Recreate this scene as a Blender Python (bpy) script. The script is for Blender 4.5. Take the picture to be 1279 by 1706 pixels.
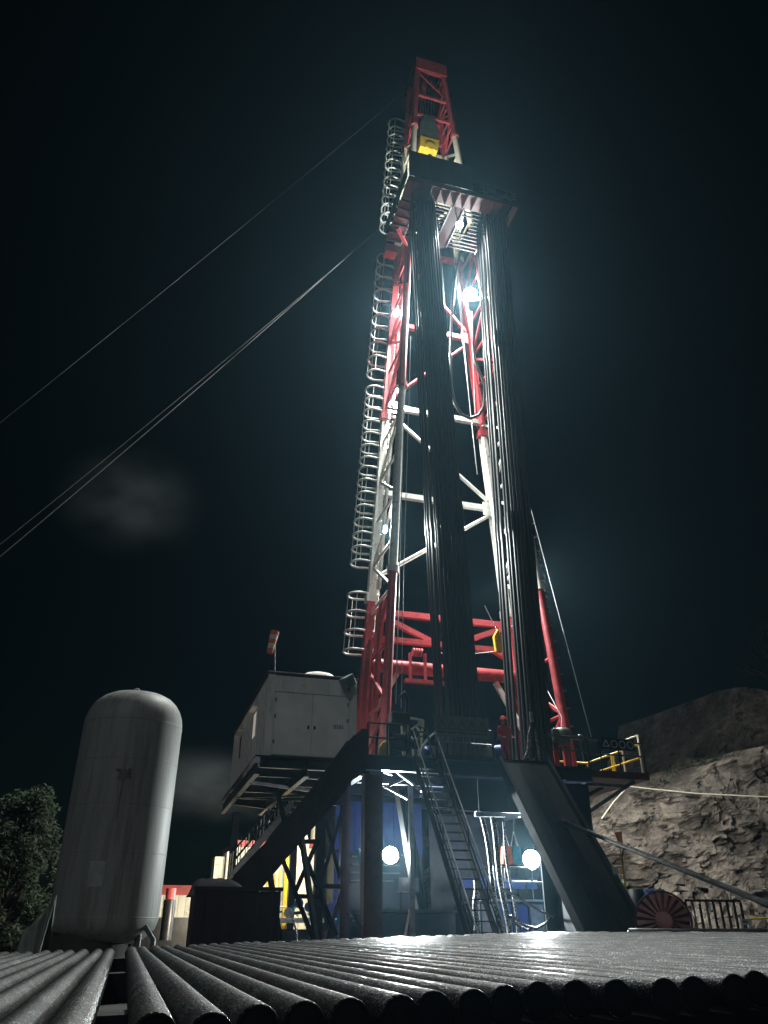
import bpy, math, random
from mathutils import Vector, Matrix, Quaternion
random.seed(7)
R = math.radians
sc = bpy.context.scene
for o in list(bpy.data.objects):
    bpy.data.objects.remove(o)

# ------------------------------------------------------------------ camera
FPX, CXP, CYP = 1281.0, 639.5, 853.0          # focal length and centre in photo pixels
TH, YAW, CZ = R(28.45), R(16.6), 1.42
cd = bpy.data.cameras.new('camera'); cam = bpy.data.objects.new('camera', cd)
sc.collection.objects.link(cam); sc.camera = cam
cd.sensor_fit = 'VERTICAL'; cd.sensor_height = 24.0
cd.lens = 24.0 * FPX / 1706.0
cd.clip_start = 0.05; cd.clip_end = 2000
cam.location = (0, 0, CZ)
cam.rotation_euler = (R(90) + TH, 0, -YAW)

# ------------------------------------------------------------------ world, moonlight, exposure
w = bpy.data.worlds.new('World'); sc.world = w; w.use_nodes = True
nt = w.node_tree; nt.nodes.clear()
sky = nt.nodes.new('ShaderNodeTexSky'); sky.sky_type = 'NISHITA'; sky.sun_disc = False
MOON_EL, MOON_AZ = R(38), R(205)
sky.sun_elevation = MOON_EL; sky.sun_rotation = MOON_AZ
tint = nt.nodes.new('ShaderNodeMixRGB'); tint.blend_type = 'MULTIPLY'; tint.inputs[0].default_value = 1
tint.inputs[2].default_value = (0.55, 0.92, 0.82, 1)
bg = nt.nodes.new('ShaderNodeBackground'); bg.inputs[1].default_value = 0.0006
wo = nt.nodes.new('ShaderNodeOutputWorld')
nt.links.new(sky.outputs[0], tint.inputs[1]); nt.links.new(tint.outputs[0], bg.inputs[0]); nt.links.new(bg.outputs[0], wo.inputs[0])
sl = bpy.data.lights.new('moon', 'SUN'); so = bpy.data.objects.new('moon', sl); sc.collection.objects.link(so)
sl.energy = 0.19; sl.angle = R(12); sl.color = (0.92, 0.97, 1.0)
so.rotation_euler = Vector((-math.sin(MOON_AZ) * math.cos(MOON_EL), -math.cos(MOON_AZ) * math.cos(MOON_EL), -math.sin(MOON_EL))).to_track_quat('-Z', 'Y').to_euler()
so.location = (0, 0, 80)
sc.view_settings.view_transform = 'Standard'; sc.view_settings.look = 'None'
sc.view_settings.exposure = 0.0; sc.view_settings.gamma = 1.0; sc.view_settings.use_curve_mapping = False
cy = sc.cycles
cy.use_denoising = True; cy.sample_clamp_indirect = 4.0; cy.sample_clamp_direct = 0
cy.max_bounces = 5; cy.diffuse_bounces = 3; cy.glossy_bounces = 3; cy.transmission_bounces = 3; cy.volume_bounces = 0
cy.caustics_reflective = False; cy.caustics_refractive = False
cy.use_light_tree = True
HAZE_DENSITY = 0.00023

# ------------------------------------------------------------------ helpers
ct, st, cw, sw = math.cos(TH), math.sin(TH), math.cos(YAW), math.sin(YAW)
def P(px, py, X=None, Y=None, Z=None):
    """survey helper: the point seen at a photo pixel that lies on the given plane of the site"""
    x = px - CXP; d = py - CYP
    up = -d * ct + FPX * st; fw = FPX * ct + d * st
    r = Vector((x * cw + fw * sw, -x * sw + fw * cw, up))
    t = Y / r.y if Y is not None else ((Z - CZ) / r.z if Z is not None else X / r.x)
    return Vector((0, 0, CZ)) + r * t

def V(*a): return Vector(a)
col = sc.collection
BASE = {}

class MB:
    def __init__(s): s.v = []; s.f = []; s.s = []
    def add(s, vs, fs, smooth=False):
        n = len(s.v); s.v += [tuple(v) for v in vs]
        s.f += [tuple(i + n for i in f) for f in fs]; s.s += [smooth] * len(fs); return s
    def box(s, lo, hi):
        (a, b, c), (d, e, f) = lo, hi
        return s.add([(a,b,c),(d,b,c),(d,e,c),(a,e,c),(a,b,f),(d,b,f),(d,e,f),(a,e,f)],
              [(0,3,2,1),(4,5,6,7),(0,1,5,4),(1,2,6,5),(2,3,7,6),(3,0,4,7)])
    def cbox(s, c, sz): return s.box([c[i]-sz[i]/2 for i in range(3)], [c[i]+sz[i]/2 for i in range(3)])
    def beam(s, p0, p1, w, h=None, up=(0,0,1)):
        h = w if h is None else h
        p0, p1 = Vector(p0), Vector(p1); d = (p1-p0).normalized(); u = Vector(up)
        if abs(d.dot(u)) > 0.97: u = Vector((0,1,0))
        a = d.cross(u).normalized() * (w/2); b = a.cross(d).normalized() * (h/2)
        vs = [p0-a-b, p0+a-b, p0+a+b, p0-a+b, p1-a-b, p1+a-b, p1+a+b, p1-a+b]
        return s.add(vs, [(0,3,2,1),(4,5,6,7),(0,1,5,4),(1,2,6,5),(2,3,7,6),(3,0,4,7)])
    def ibeam(s, p0, p1, w, h, t=0.03, up=(0,0,1)):
        p0, p1 = Vector(p0), Vector(p1); d = (p1-p0).normalized(); u = Vector(up)
        if abs(d.dot(u)) > 0.97: u = Vector((0,1,0))
        a = d.cross(u).normalized(); b = a.cross(d).normalized()
        o = b * (h/2 - t/2)
        s.beam(p0+o, p1+o, w, t, up=b); s.beam(p0-o, p1-o, w, t, up=b)
        return s.beam(p0, p1, t, h-2*t-0.002, up=b)
    def tube(s, p0, p1, r0, r1=None, n=10, caps=True):
        r1 = r0 if r1 is None else r1
        p0, p1 = Vector(p0), Vector(p1); d = (p1-p0).normalized()
        u = Vector((0,0,1)) if abs(d.z) < 0.9 else Vector((0,1,0))
        a = d.cross(u).normalized(); b = a.cross(d)
        vs = []
        for p, r in ((p0, r0), (p1, r1)):
            for k in range(n):
                t = 2*math.pi*k/n; vs.append(p + (a*math.cos(t)+b*math.sin(t))*r)
        s.add(vs, [(k, (k+1) % n, n+(k+1) % n, n+k) for k in range(n)], True)
        if caps: s.add(vs, [tuple(reversed(range(n))), tuple(range(n, 2*n))])
        return s
    def path(s, pts, r, n=6, closed=False):
        pts = [Vector(p) for p in pts]; m = len(pts); vs = []; prev = None
        for i, p in enumerate(pts):
            if closed: d = pts[(i+1) % m] - pts[i-1]
            else: d = pts[min(i+1, m-1)] - pts[max(i-1, 0)]
            d.normalize()
            if prev is None:
                u = Vector((0,0,1)) if abs(d.z) < 0.9 else Vector((0,1,0)); a = d.cross(u).normalized()
            else: a = (prev - d*prev.dot(d)).normalized()
            prev = a; b = d.cross(a); rr = r[i] if isinstance(r, (list, tuple)) else r
            vs += [p + (a*math.cos(2*math.pi*k/n)+b*math.sin(2*math.pi*k/n))*rr for k in range(n)]
        fs = []
        for i in range(m if closed else m-1):
            j = (i+1) % m
            fs += [(i*n+k, i*n+(k+1) % n, j*n+(k+1) % n, j*n+k) for k in range(n)]
        s.add(vs, fs, True)
        if not closed: s.add(vs, [tuple(reversed(range(n))), tuple(range((m-1)*n, m*n))])
        return s
    def lathe(s, c, prof, n=32, axis=(0,0,1)):
        c = Vector(c); q = Vector((0,0,1)).rotation_difference(Vector(axis).normalized()); vs = []
        for r, z in prof:
            for k in range(n):
                t = 2*math.pi*k/n; vs.append(c + q @ Vector((r*math.cos(t), r*math.sin(t), z)))
        fs = []
        for i in range(len(prof)-1):
            fs += [(i*n+k, i*n+(k+1) % n, (i+1)*n+(k+1) % n, (i+1)*n+k) for k in range(n)]
        return s.add(vs, fs, True)
    def prism(s, pts, vec):
        pts = [Vector(p) for p in pts]; vec = Vector(vec); n = len(pts)
        return s.add(pts + [p+vec for p in pts], [tuple(reversed(range(n))), tuple(range(n, 2*n))] +
                     [(k, (k+1) % n, n+(k+1) % n, n+k) for k in range(n)])
    def ball(s, c, r, n=12, m=8, sq=(1,1,1)):
        c = Vector(c); vs = []; fs = []
        for i in range(m+1):
            for k in range(n):
                a = math.pi*i/m; t = 2*math.pi*k/n
                vs.append(c + Vector((r*sq[0]*math.sin(a)*math.cos(t), r*sq[1]*math.sin(a)*math.sin(t), r*sq[2]*math.cos(a))))
        for i in range(m):
            fs += [(i*n+k, (i+1)*n+k, (i+1)*n+(k+1) % n, i*n+(k+1) % n) for k in range(n)]
        return s.add(vs, fs, True)
    def build(s, name, mat, parent=None, bevel=0, origin=None):
        b = BASE.get(parent.name, Vector()) if parent else None
        if origin is not None: b = Vector(origin)
        if b is None:       # a thing of one mesh: put its origin at its base
            xs = [v[0] for v in s.v]; ys = [v[1] for v in s.v]; zs = [v[2] for v in s.v]
            b = Vector(((min(xs)+max(xs))/2, (min(ys)+max(ys))/2, min(zs)))
        me = bpy.data.meshes.new(name)
        me.from_pydata([(v[0]-b.x, v[1]-b.y, v[2]-b.z) for v in s.v], [], s.f)
        me.polygons.foreach_set('use_smooth', s.s); me.materials.append(M[mat] if isinstance(mat, str) else mat)
        me.update()
        o = bpy.data.objects.new(name, me); col.objects.link(o)
        if parent: o.parent = parent
        else: o.location = b
        BASE[o.name] = b
        if bevel:
            m = o.modifiers.new('bevel', 'BEVEL'); m.width = bevel; m.segments = 2; m.limit_method = 'ANGLE'
        return o

def tag(o, label, cat, group=None):
    o['label'] = label; o['category'] = cat
    if group: o['group'] = group
    return o
def thing(name, label, cat, loc=(0,0,0), group=None):
    o = bpy.data.objects.new(name, None); col.objects.link(o); o.location = loc; o.empty_display_size = 0.2
    BASE[o.name] = Vector(loc); return tag(o, label, cat, group)
def inst(src, offset, parent=None, name=None):
    """a repeat of a part, sharing its mesh, moved by offset"""
    o = src.copy(); col.objects.link(o); o.parent = parent or src.parent; o.location = src.location + Vector(offset); return o
def text_mesh(name, s, size, mat, loc, rot, parent, depth=0.004):
    cu = bpy.data.curves.new(name, 'FONT'); cu.body = s; cu.size = size; cu.extrude = depth; cu.align_x = 'CENTER'; cu.align_y = 'CENTER'
    t = bpy.data.objects.new(name + '_c', cu); col.objects.link(t)
    bpy.context.view_layer.update()
    me = bpy.data.meshes.new_from_object(t.evaluated_get(bpy.context.evaluated_depsgraph_get()))
    bpy.data.objects.remove(t); me.name = name; me.materials.clear(); me.materials.append(M[mat])
    o = bpy.data.objects.new(name, me); col.objects.link(o); o.parent = parent
    o.location = Vector(loc) - BASE[parent.name]; o.rotation_euler = rot
    return o

# ------------------------------------------------------------------ materials
M = {}
def mat(name, c, rough=0.5, metal=0.0, var=0.3, scale=3.0, bump=0.15, bscale=None, second=None, amount=(0.5, 0.68), stretch=(1,1,1), coat=0, spec=0.5):
    m = bpy.data.materials.new(name); m.use_nodes = True; M[name] = m
    t = m.node_tree; n = t.nodes; L = t.links; b = n['Principled BSDF']
    g = n.new('ShaderNodeNewGeometry'); mp = n.new('ShaderNodeMapping'); mp.inputs['Scale'].default_value = stretch
    L.new(g.outputs['Position'], mp.inputs[0])
    nz = n.new('ShaderNodeTexNoise'); nz.inputs['Scale'].default_value = scale; nz.inputs['Detail'].default_value = 8; nz.inputs['Roughness'].default_value = 0.65
    L.new(mp.outputs[0], nz.inputs['Vector'])
    r = n.new('ShaderNodeMapRange'); r.inputs[1].default_value = 0.3; r.inputs[2].default_value = 0.7; r.inputs[3].default_value = 1-var; r.inputs[4].default_value = 1+var
    L.new(nz.outputs[0], r.inputs[0])
    x = n.new('ShaderNodeMixRGB'); x.blend_type = 'MULTIPLY'; x.inputs[0].default_value = 1; x.inputs[1].default_value = (*c, 1)
    L.new(r.outputs[0], x.inputs[2]); out = x.outputs[0]
    if second:
        n2 = n.new('ShaderNodeTexNoise'); n2.inputs['Scale'].default_value = scale*1.7; n2.inputs['Detail'].default_value = 10; n2.inputs['Roughness'].default_value = 0.7
        L.new(mp.outputs[0], n2.inputs['Vector'])
        rp = n.new('ShaderNodeMapRange'); rp.inputs[1].default_value = amount[0]; rp.inputs[2].default_value = amount[1]; L.new(n2.outputs[0], rp.inputs[0])
        y = n.new('ShaderNodeMixRGB'); L.new(rp.outputs[0], y.inputs[0]); L.new(out, y.inputs[1]); y.inputs[2].default_value = (*second, 1); out = y.outputs[0]
    L.new(out, b.inputs['Base Color'])
    rr = n.new('ShaderNodeMapRange'); rr.inputs[3].default_value = max(0.05, rough-0.15); rr.inputs[4].default_value = min(1, rough+0.15)
    L.new(nz.outputs[0], rr.inputs[0]); L.new(rr.outputs[0], b.inputs['Roughness'])
    b.inputs['Metallic'].default_value = metal; b.inputs['Specular IOR Level'].default_value = spec
    if coat: b.inputs['Coat Weight'].default_value = coat
    if bump:
        nb = n.new('ShaderNodeTexNoise'); nb.inputs['Scale'].default_value = bscale or scale*8; nb.inputs['Detail'].default_value = 4
        L.new(g.outputs['Position'], nb.inputs['Vector'])
        bp = n.new('ShaderNodeBump'); bp.inputs['Strength'].default_value = bump; bp.inputs['Distance'].default_value = 0.02
        L.new(nb.outputs[0], bp.inputs['Height']); L.new(bp.outputs[0], b.inputs['Normal'])
    return m
def emit(name, c, s):
    m = bpy.data.materials.new(name); m.use_nodes = True; M[name] = m; t = m.node_tree; t.nodes.clear()
    e = t.nodes.new('ShaderNodeEmission'); e.inputs[0].default_value = (*c, 1); e.inputs[1].default_value = s
    o = t.nodes.new('ShaderNodeOutputMaterial'); t.links.new(e.outputs[0], o.inputs[0]); return m

mat('red_paint', (0.44, 0.06, 0.07), 0.42, 0, 0.3, 2.5, 0.12, second=(0.13, 0.045, 0.035), amount=(0.5, 0.72))
mat('maroon_paint', (0.085, 0.022, 0.028), 0.5, 0, 0.35, 2.5, 0.15, second=(0.03, 0.015, 0.012))
mat('dark_maroon', (0.030, 0.010, 0.014), 0.7, 0, 0.4, 2.5, 0.2, second=(0.012, 0.008, 0.008), spec=.2)
mat('white_paint', (0.74, 0.75, 0.70), 0.45, 0, 0.15, 2.2, 0.1, second=(0.27, 0.21, 0.15), amount=(0.52, 0.76))
mat('cream_paint', (0.66, 0.63, 0.50), 0.45, 0, 0.12, 2.2, 0.1)
mat('yellow_paint', (0.62, 0.42, 0.03), 0.42, 0, 0.25, 4, 0.1, second=(0.2, 0.13, 0.04), amount=(0.56, 0.76))
mat('blue_paint', (0.025, 0.06, 0.28), 0.42, 0, 0.3, 2, 0.12, second=(0.015, 0.03, 0.09), amount=(0.55, 0.75))
mat('navy_paint', (0.012, 0.022, 0.045), 0.38, 0, 0.35, 2, 0.12, second=(0.03, 0.03, 0.035), amount=(0.58, 0.8))
mat('teal_paint', (0.06, 0.30, 0.33), 0.5, 0, 0.25, 5, 0.1)
mat('dark_steel', (0.035, 0.036, 0.042), 0.38, 0.5, 0.4, 3, 0.2, second=(0.07, 0.055, 0.045), amount=(0.58, 0.78))
mat('black_steel', (0.012, 0.013, 0.016), 0.8, 0, 0.4, 3, 0.2, second=(0.03, 0.027, 0.024), amount=(0.6, 0.8), spec=0.08)
mat('faded_red', (0.62, 0.27, 0.25), 0.6, 0, 0.25, 5, 0.1)
mat('grey_steel', (0.22, 0.23, 0.24), 0.4, 0.5, 0.3, 5, 0.15)
mat('green_steel', (0.10, 0.13, 0.11), 0.45, 0.3, 0.35, 5, 0.15)
mat('stand_steel', (0.026, 0.028, 0.032), 0.5, 0.2, 0.4, 5, 0.08, second=(0.12, 0.09, 0.07), amount=(0.6, 0.8), stretch=(4, 4, 0.35))
mat('wire', (0.30, 0.31, 0.32), 0.4, 0.6, 0.2, 3, 0)
mat('dull_wire', (0.10, 0.10, 0.105), 0.6, 0.2, 0.2, 3, 0)
mat('rubber', (0.03, 0.03, 0.033), 0.35, 0, 0.3, 6, 0.1)
mat('cabin_skin', (0.70, 0.71, 0.69), 0.5, 0, 0.12, 1.2, 0.06, second=(0.4, 0.38, 0.33), amount=(0.52, 0.78), stretch=(3, 3, 0.6))
mat('cabin_trim', (0.06, 0.022, 0.028), 0.5, 0, 0.2, 3, 0.1)
mat('door_skin', (0.74, 0.75, 0.73), 0.5, 0, 0.12, 1.4, 0.06)
mat('ink', (0.02, 0.02, 0.024), 0.6, 0, 0.1, 3, 0)
mat('tank_paint', (0.35, 0.365, 0.355), 0.55, 0, 0.16, 1.1, 0.05, second=(0.20, 0.19, 0.165), amount=(0.48, 0.7), stretch=(3.2, 3.2, 0.22))
mat('tank_rust', (0.05, 0.04, 0.032), 0.8, 0, 0.4, 5, 0.3)
mat('tank_stain', (0.17, 0.16, 0.145), 0.8, 0, 0.5, 6, 0.2)
mat('tank_plate', (0.42, 0.43, 0.42), 0.6, 0, 0.2, 6, 0.05)
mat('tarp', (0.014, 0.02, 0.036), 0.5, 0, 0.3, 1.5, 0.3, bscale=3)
mat('tarp_green', (0.20, 0.24, 0.21), 0.6, 0, 0.3, 2, 0.3, bscale=5)
mat('ramp_steel', (0.009, 0.009, 0.010), 0.6, 0, 0.4, 2.0, 0.25, second=(0.022, 0.019, 0.017), amount=(0.5, 0.75), stretch=(2, 0.6, 0.6), spec=.15)
mat('sign_dark', (0.09, 0.085, 0.05), 0.55, 0, 0.2, 5, 0.05)
mat('sign_white', (0.5, 0.5, 0.48), 0.55, 0, 0.2, 5, 0.05)
mat('orange_cloth', (0.75, 0.22, 0.10), 0.8, 0, 0.2, 9, 0.2)
mat('white_cloth', (0.8, 0.74, 0.68), 0.8, 0, 0.2, 9, 0.2)
mat('coverall_red', (0.45, 0.02, 0.035), 0.8, 0, 0.25, 14, 0.3)
mat('helmet_red', (0.5, 0.03, 0.03), 0.3, 0, 0.1, 10, 0)
mat('skin', (0.45, 0.27, 0.2), 0.6, 0, 0.1, 10, 0)
mat('glove', (0.35, 0.33, 0.28), 0.8, 0, 0.2, 10, 0.1)
mat('hair', (0.02, 0.016, 0.013), 0.6, 0, 0.1, 10, 0)
mat('wood', (0.10, 0.065, 0.04), 0.8, 0, 0.3, 4, 0.2, stretch=(8, 1, 1))
mat('ground', (0.045, 0.042, 0.038), 0.75, 0, 0.45, 0.8, 0.6, bscale=6)
mat('bark', (0.06, 0.045, 0.035), 0.9, 0, 0.3, 6, 0.5)
mat('leaf', (0.028, 0.042, 0.022), 0.75, 0, 0.6, 1.1, 0, spec=.2)
mat('glass_dark', (0.25, 0.27, 0.24), 0.15, 0, 0.1, 2, 0)
emit('flood_lens', (0.94, 1.0, 0.97), 10000)
emit('flood_lens_low', (0.93, 1.0, 0.98), 3800)
emit('flood_lens_small', (0.97, 1.0, 0.93), 13000)
mat('cab_lens', (.5, .5, .5), .2, 0, .1, 5, 0)
emit('flood_lens_board', (0.94, 1.0, 0.97), 1500)
emit('warm_lens', (1.0, 0.86, 0.6), 1500)
emit('window_glow', (1.0, 0.95, 0.8), 0.3)

# frosted, wet pipe of the rack
def pipe_mat():
    m = bpy.data.materials.new('frosted_pipe'); m.use_nodes = True; M['frosted_pipe'] = m
    t = m.node_tree; n = t.nodes; L = t.links; b = n['Principled BSDF']
    g = n.new('ShaderNodeNewGeometry'); oi = n.new('ShaderNodeObjectInfo')
    ns = n.new('ShaderNodeTexNoise'); ns.inputs['Scale'].default_value = 90; ns.inputs['Detail'].default_value = 2; ns.inputs['Roughness'].default_value = 0.6
    nl = n.new('ShaderNodeTexNoise'); nl.inputs['Scale'].default_value = 5; nl.inputs['Detail'].default_value = 4
    vo = n.new('ShaderNodeTexVoronoi'); vo.inputs['Scale'].default_value = 95
    for q in (ns, nl, vo): L.new(g.outputs['Position'], q.inputs['Vector'])
    add = n.new('ShaderNodeMath'); add.operation = 'MULTIPLY_ADD'; add.inputs[1].default_value = 0.35; L.new(nl.outputs[0], add.inputs[0]); L.new(ns.outputs[0], add.inputs[2])
    mr = n.new('ShaderNodeMapRange'); mr.inputs[1].default_value = 0.725; mr.inputs[2].default_value = 0.82; L.new(add.outputs[0], mr.inputs[0])
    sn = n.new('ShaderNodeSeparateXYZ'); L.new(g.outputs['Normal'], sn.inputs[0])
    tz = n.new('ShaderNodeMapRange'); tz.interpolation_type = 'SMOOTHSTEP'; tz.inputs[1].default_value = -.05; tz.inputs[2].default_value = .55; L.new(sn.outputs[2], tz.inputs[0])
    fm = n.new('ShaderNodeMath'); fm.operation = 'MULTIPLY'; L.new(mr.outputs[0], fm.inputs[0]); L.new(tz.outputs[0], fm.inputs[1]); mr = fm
    sp_ = n.new('ShaderNodeMapRange'); sp_.inputs[3].default_value = 0.10; sp_.inputs[4].default_value = 0.3; L.new(mr.outputs[0], sp_.inputs[0]); L.new(sp_.outputs[0], b.inputs['Specular IOR Level'])
    ro_ = n.new('ShaderNodeMapRange'); ro_.inputs[3].default_value = 0.48; ro_.inputs[4].default_value = 0.3; L.new(mr.outputs[0], ro_.inputs[0]); L.new(ro_.outputs[0], b.inputs['Roughness'])
    sc_ = n.new('ShaderNodeMapRange'); sc_.inputs[3].default_value = 0.55; sc_.inputs[4].default_value = 1.45; L.new(oi.outputs['Random'], sc_.inputs[0])
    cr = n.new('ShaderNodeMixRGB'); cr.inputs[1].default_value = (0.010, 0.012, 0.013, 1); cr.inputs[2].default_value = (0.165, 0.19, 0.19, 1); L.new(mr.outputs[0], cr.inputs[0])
    mu = n.new('ShaderNodeMixRGB'); mu.blend_type = 'MULTIPLY'; mu.inputs[0].default_value = 1; L.new(cr.outputs[0], mu.inputs[1]); L.new(sc_.outputs[0], mu.inputs[2])
    nr = n.new('ShaderNodeTexNoise'); nr.inputs['Scale'].default_value = 2.3; nr.inputs['Detail'].default_value = 6; L.new(g.outputs['Position'], nr.inputs['Vector'])
    rm = n.new('ShaderNodeMapRange'); rm.inputs[1].default_value = .52; rm.inputs[2].default_value = .68; rm.inputs[4].default_value = .55; L.new(nr.outputs[0], rm.inputs[0])
    ru = n.new('ShaderNodeMixRGB'); ru.inputs[2].default_value = (.045, .028, .018, 1); L.new(rm.outputs[0], ru.inputs[0]); L.new(mu.outputs[0], ru.inputs[1])
    L.new(ru.outputs[0], b.inputs['Base Color'])
    mx = n.new('ShaderNodeMath'); mx.operation = 'MULTIPLY_ADD'; mx.inputs[1].default_value = 0.3; L.new(vo.outputs['Distance'], mx.inputs[0]); L.new(ns.outputs[0], mx.inputs[2])
    bp = n.new('ShaderNodeBump'); bp.inputs['Strength'].default_value = 0.8; bp.inputs['Distance'].default_value = 0.006
    L.new(mx.outputs[0], bp.inputs['Height']); L.new(bp.outputs[0], b.inputs['Normal'])
pipe_mat()
# frost-crusted hose
mat('frosted_hose', (0.03, 0.032, 0.036), 0.35, 0, 0.4, 12, 0.8, bscale=26, second=(0.62, 0.66, 0.68), amount=(0.5, 0.6))

def rock_mat():
    m = bpy.data.materials.new('rock'); m.use_nodes = True; M['rock'] = m
    t = m.node_tree; n = t.nodes; L = t.links; b = n['Principled BSDF']
    g = n.new('ShaderNodeNewGeometry')
    def nz(s, d=8, rg=0.65):
        q = n.new('ShaderNodeTexNoise'); q.inputs['Scale'].default_value = s; q.inputs['Detail'].default_value = d; q.inputs['Roughness'].default_value = rg
        L.new(g.outputs['Position'], q.inputs['Vector']); return q
    a = nz(0.35); c = nz(2.2, 10, 0.75)
    r = n.new('ShaderNodeValToRGB'); L.new(a.outputs[0], r.inputs[0])
    e = r.color_ramp.elements; e[0].position = 0.33; e[0].color = (0.075, 0.062, 0.05, 1); e[1].position = 0.68; e[1].color = (0.34, 0.29, 0.235, 1)
    x = e.new(0.5) if hasattr(e, 'new') else None
    if x: x.color = (0.19, 0.158, 0.135, 1)
    r2 = n.new('ShaderNodeMapRange'); r2.inputs[1].default_value = 0.35; r2.inputs[2].default_value = 0.65; r2.inputs[3].default_value = 0.45; r2.inputs[4].default_value = 1.25
    L.new(c.outputs[0], r2.inputs[0])
    mu = n.new('ShaderNodeMixRGB'); mu.blend_type = 'MULTIPLY'; mu.inputs[0].default_value = 1; L.new(r.outputs[0], mu.inputs[1]); L.new(r2.outputs[0], mu.inputs[2])
    L.new(mu.outputs[0], b.inputs['Base Color']); b.inputs['Roughness'].default_value = 0.85
    d = nz(2.6, 12, 0.75); bp = n.new('ShaderNodeBump'); bp.inputs['Strength'].default_value = 0.7; bp.inputs['Distance'].default_value = 0.16
    L.new(d.outputs[0], bp.inputs['Height']); L.new(bp.outputs[0], b.inputs['Normal'])
rock_mat()

# ================================================================== THE SETTING
from mathutils import noise as mnoise
def fbm(p, o=5): return mnoise.fractal(Vector(p), 1.0, 2.0, o)

g = MB(); S = 400.0
g.add([(-S,-S,0),(S,-S,0),(S,S,0),(-S,S,0)], [(0,1,2,3)])
ground = g.build('ground', 'ground'); ground['kind'] = 'structure'

def interp(tab, x):
    if x <= tab[0][0]: return tab[0][1]
    for (a, b), (c, d) in zip(tab, tab[1:]):
        if x <= c: return b + (d-b)*(x-a)/(c-a)
    return tab[-1][1]

def cliff(name, x0, x1, ytab, ztab, nx, nz, lean, amp, seed):
    vs = []; fs = []
    for i in range(nx+1):
        X = x0 + (x1-x0)*i/nx; top = interp(ztab, X) + 0.9*fbm((X*0.3, seed, 0)) + 0.35*fbm((X*1.3, seed, 4)); yb = interp(ytab, X)
        for j in range(nz+1):
            t = j/nz; z = -0.3 + (top+0.3)*t
            # blocky ledges: quantised strata and joints
            p = Vector((X*0.22, z*0.33, seed))
            cell = mnoise.cell_vector(Vector((X*0.28 + 0.5*fbm((X*0.4, z*0.4, seed)), z*0.42 + 0.4*fbm((X*0.5, z*0.3, seed+3)), seed)))
            cel2 = mnoise.cell_vector(Vector((X*0.8 + 0.6*fbm((X*0.6, z*0.6, seed)), z*1.1 + 0.5*fbm((X*0.7, z*0.5, seed+3)), seed+9)))
            d = amp*(0.95*cell.x + 0.5*cel2.x + 0.7*fbm(p, 6) + 0.16*fbm((X*1.4, z*2.6, seed), 6) + 0.22*math.floor(3*fbm((X*.15, z*.9, seed+1)))/3)
            d = .55*d + .45*.55*round(d/.55)
            vs.append((X + 0.2*fbm((z, X*0.5, seed)), yb + lean*t*top - d, z))
    for k in range(nx+1):     # the flat ground on top runs back
        pass
    m = nz+1
    for i in range(nx):
        fs += [(i*m+j, (i+1)*m+j, (i+1)*m+j+1, i*m+j+1) for j in range(nz)]
    # top bench
    n0 = len(vs)
    for i in range(nx+1):
        v = vs[i*m+nz]
        for q, dy in enumerate((3, 9, 22)): vs.append((v[0], v[1]+dy, v[2] + 0.5*fbm((v[0]*.3, dy, seed)) + dy*0.03))
    for i in range(nx):
        a, b = i*m+nz, (i+1)*m+nz
        fs.append((a, b, n0+(i+1)*3, n0+i*3))
        for q in range(2): fs.append((n0+i*3+q, n0+(i+1)*3+q, n0+(i+1)*3+q+1, n0+i*3+q+1))
    b = MB(); b.add(vs, fs, False)
    o = b.build(name, 'rock'); o['kind'] = 'structure'; return o
cliff('cliff', 19, 72, [(19, 47), (30, 45), (40, 43), (55, 38), (72, 28)],
      [(19, 6.5), (26, 7.6), (29.5, 8.8), (33.5, 9.6), (36, 11.2), (41, 12.0), (55, 12), (72, 12)], 320, 110, 0.16, 1.25, 3.1)
cliff('hill', 8, 110, [(8, 70), (30, 66), (110, 52)], [(8, 1.5), (20, 3), (30, 6), (45, 12), (51, 16.2), (56.5, 17.5), (59, 20.5), (62, 25), (69, 26), (110, 30)], 130, 46, 0.5, 1.5, 8.4)

# rubble at the foot of the cliff: too many stones to count
rb = MB(); rnd = random.Random(5)
def stone(mb, c, s, rn):
    vs = []
    for k in range(8):
        x, y, z = ((k & 1)*2-1, ((k >> 1) & 1)*2-1, ((k >> 2) & 1)*2-1)
        vs.append((c[0]+s*x*rn.uniform(.4, 1), c[1]+s*y*rn.uniform(.4, 1), c[2]+s*z*rn.uniform(.3, .85)))
    mb.add(vs, [(0,2,3,1),(4,5,7,6),(0,1,5,4),(1,3,7,5),(3,2,6,7),(2,0,4,6)])
for k in range(2600):
    X = rnd.uniform(21, 48); yb = interp([(19, 47), (30, 45), (40, 43), (55, 38)], X)
    u = rnd.random()**1.5; pile = 2.6 + 1.7*math.sin(X*0.45)+max(0, (X-30)*0.12)
    z = pile*(1-u)*rnd.uniform(.6, 1); Y = yb - 0.6 - u*6.5
    stone(rb, (X, Y, max(z, 0.1)), rnd.choice((.14, .2, .28, .45)), rnd)
o = rb.build('rubble', 'rock'); o['kind'] = 'stuff'; tag(o, 'loose grey rubble piled at the foot of the quarry cliff', 'rubble')

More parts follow.
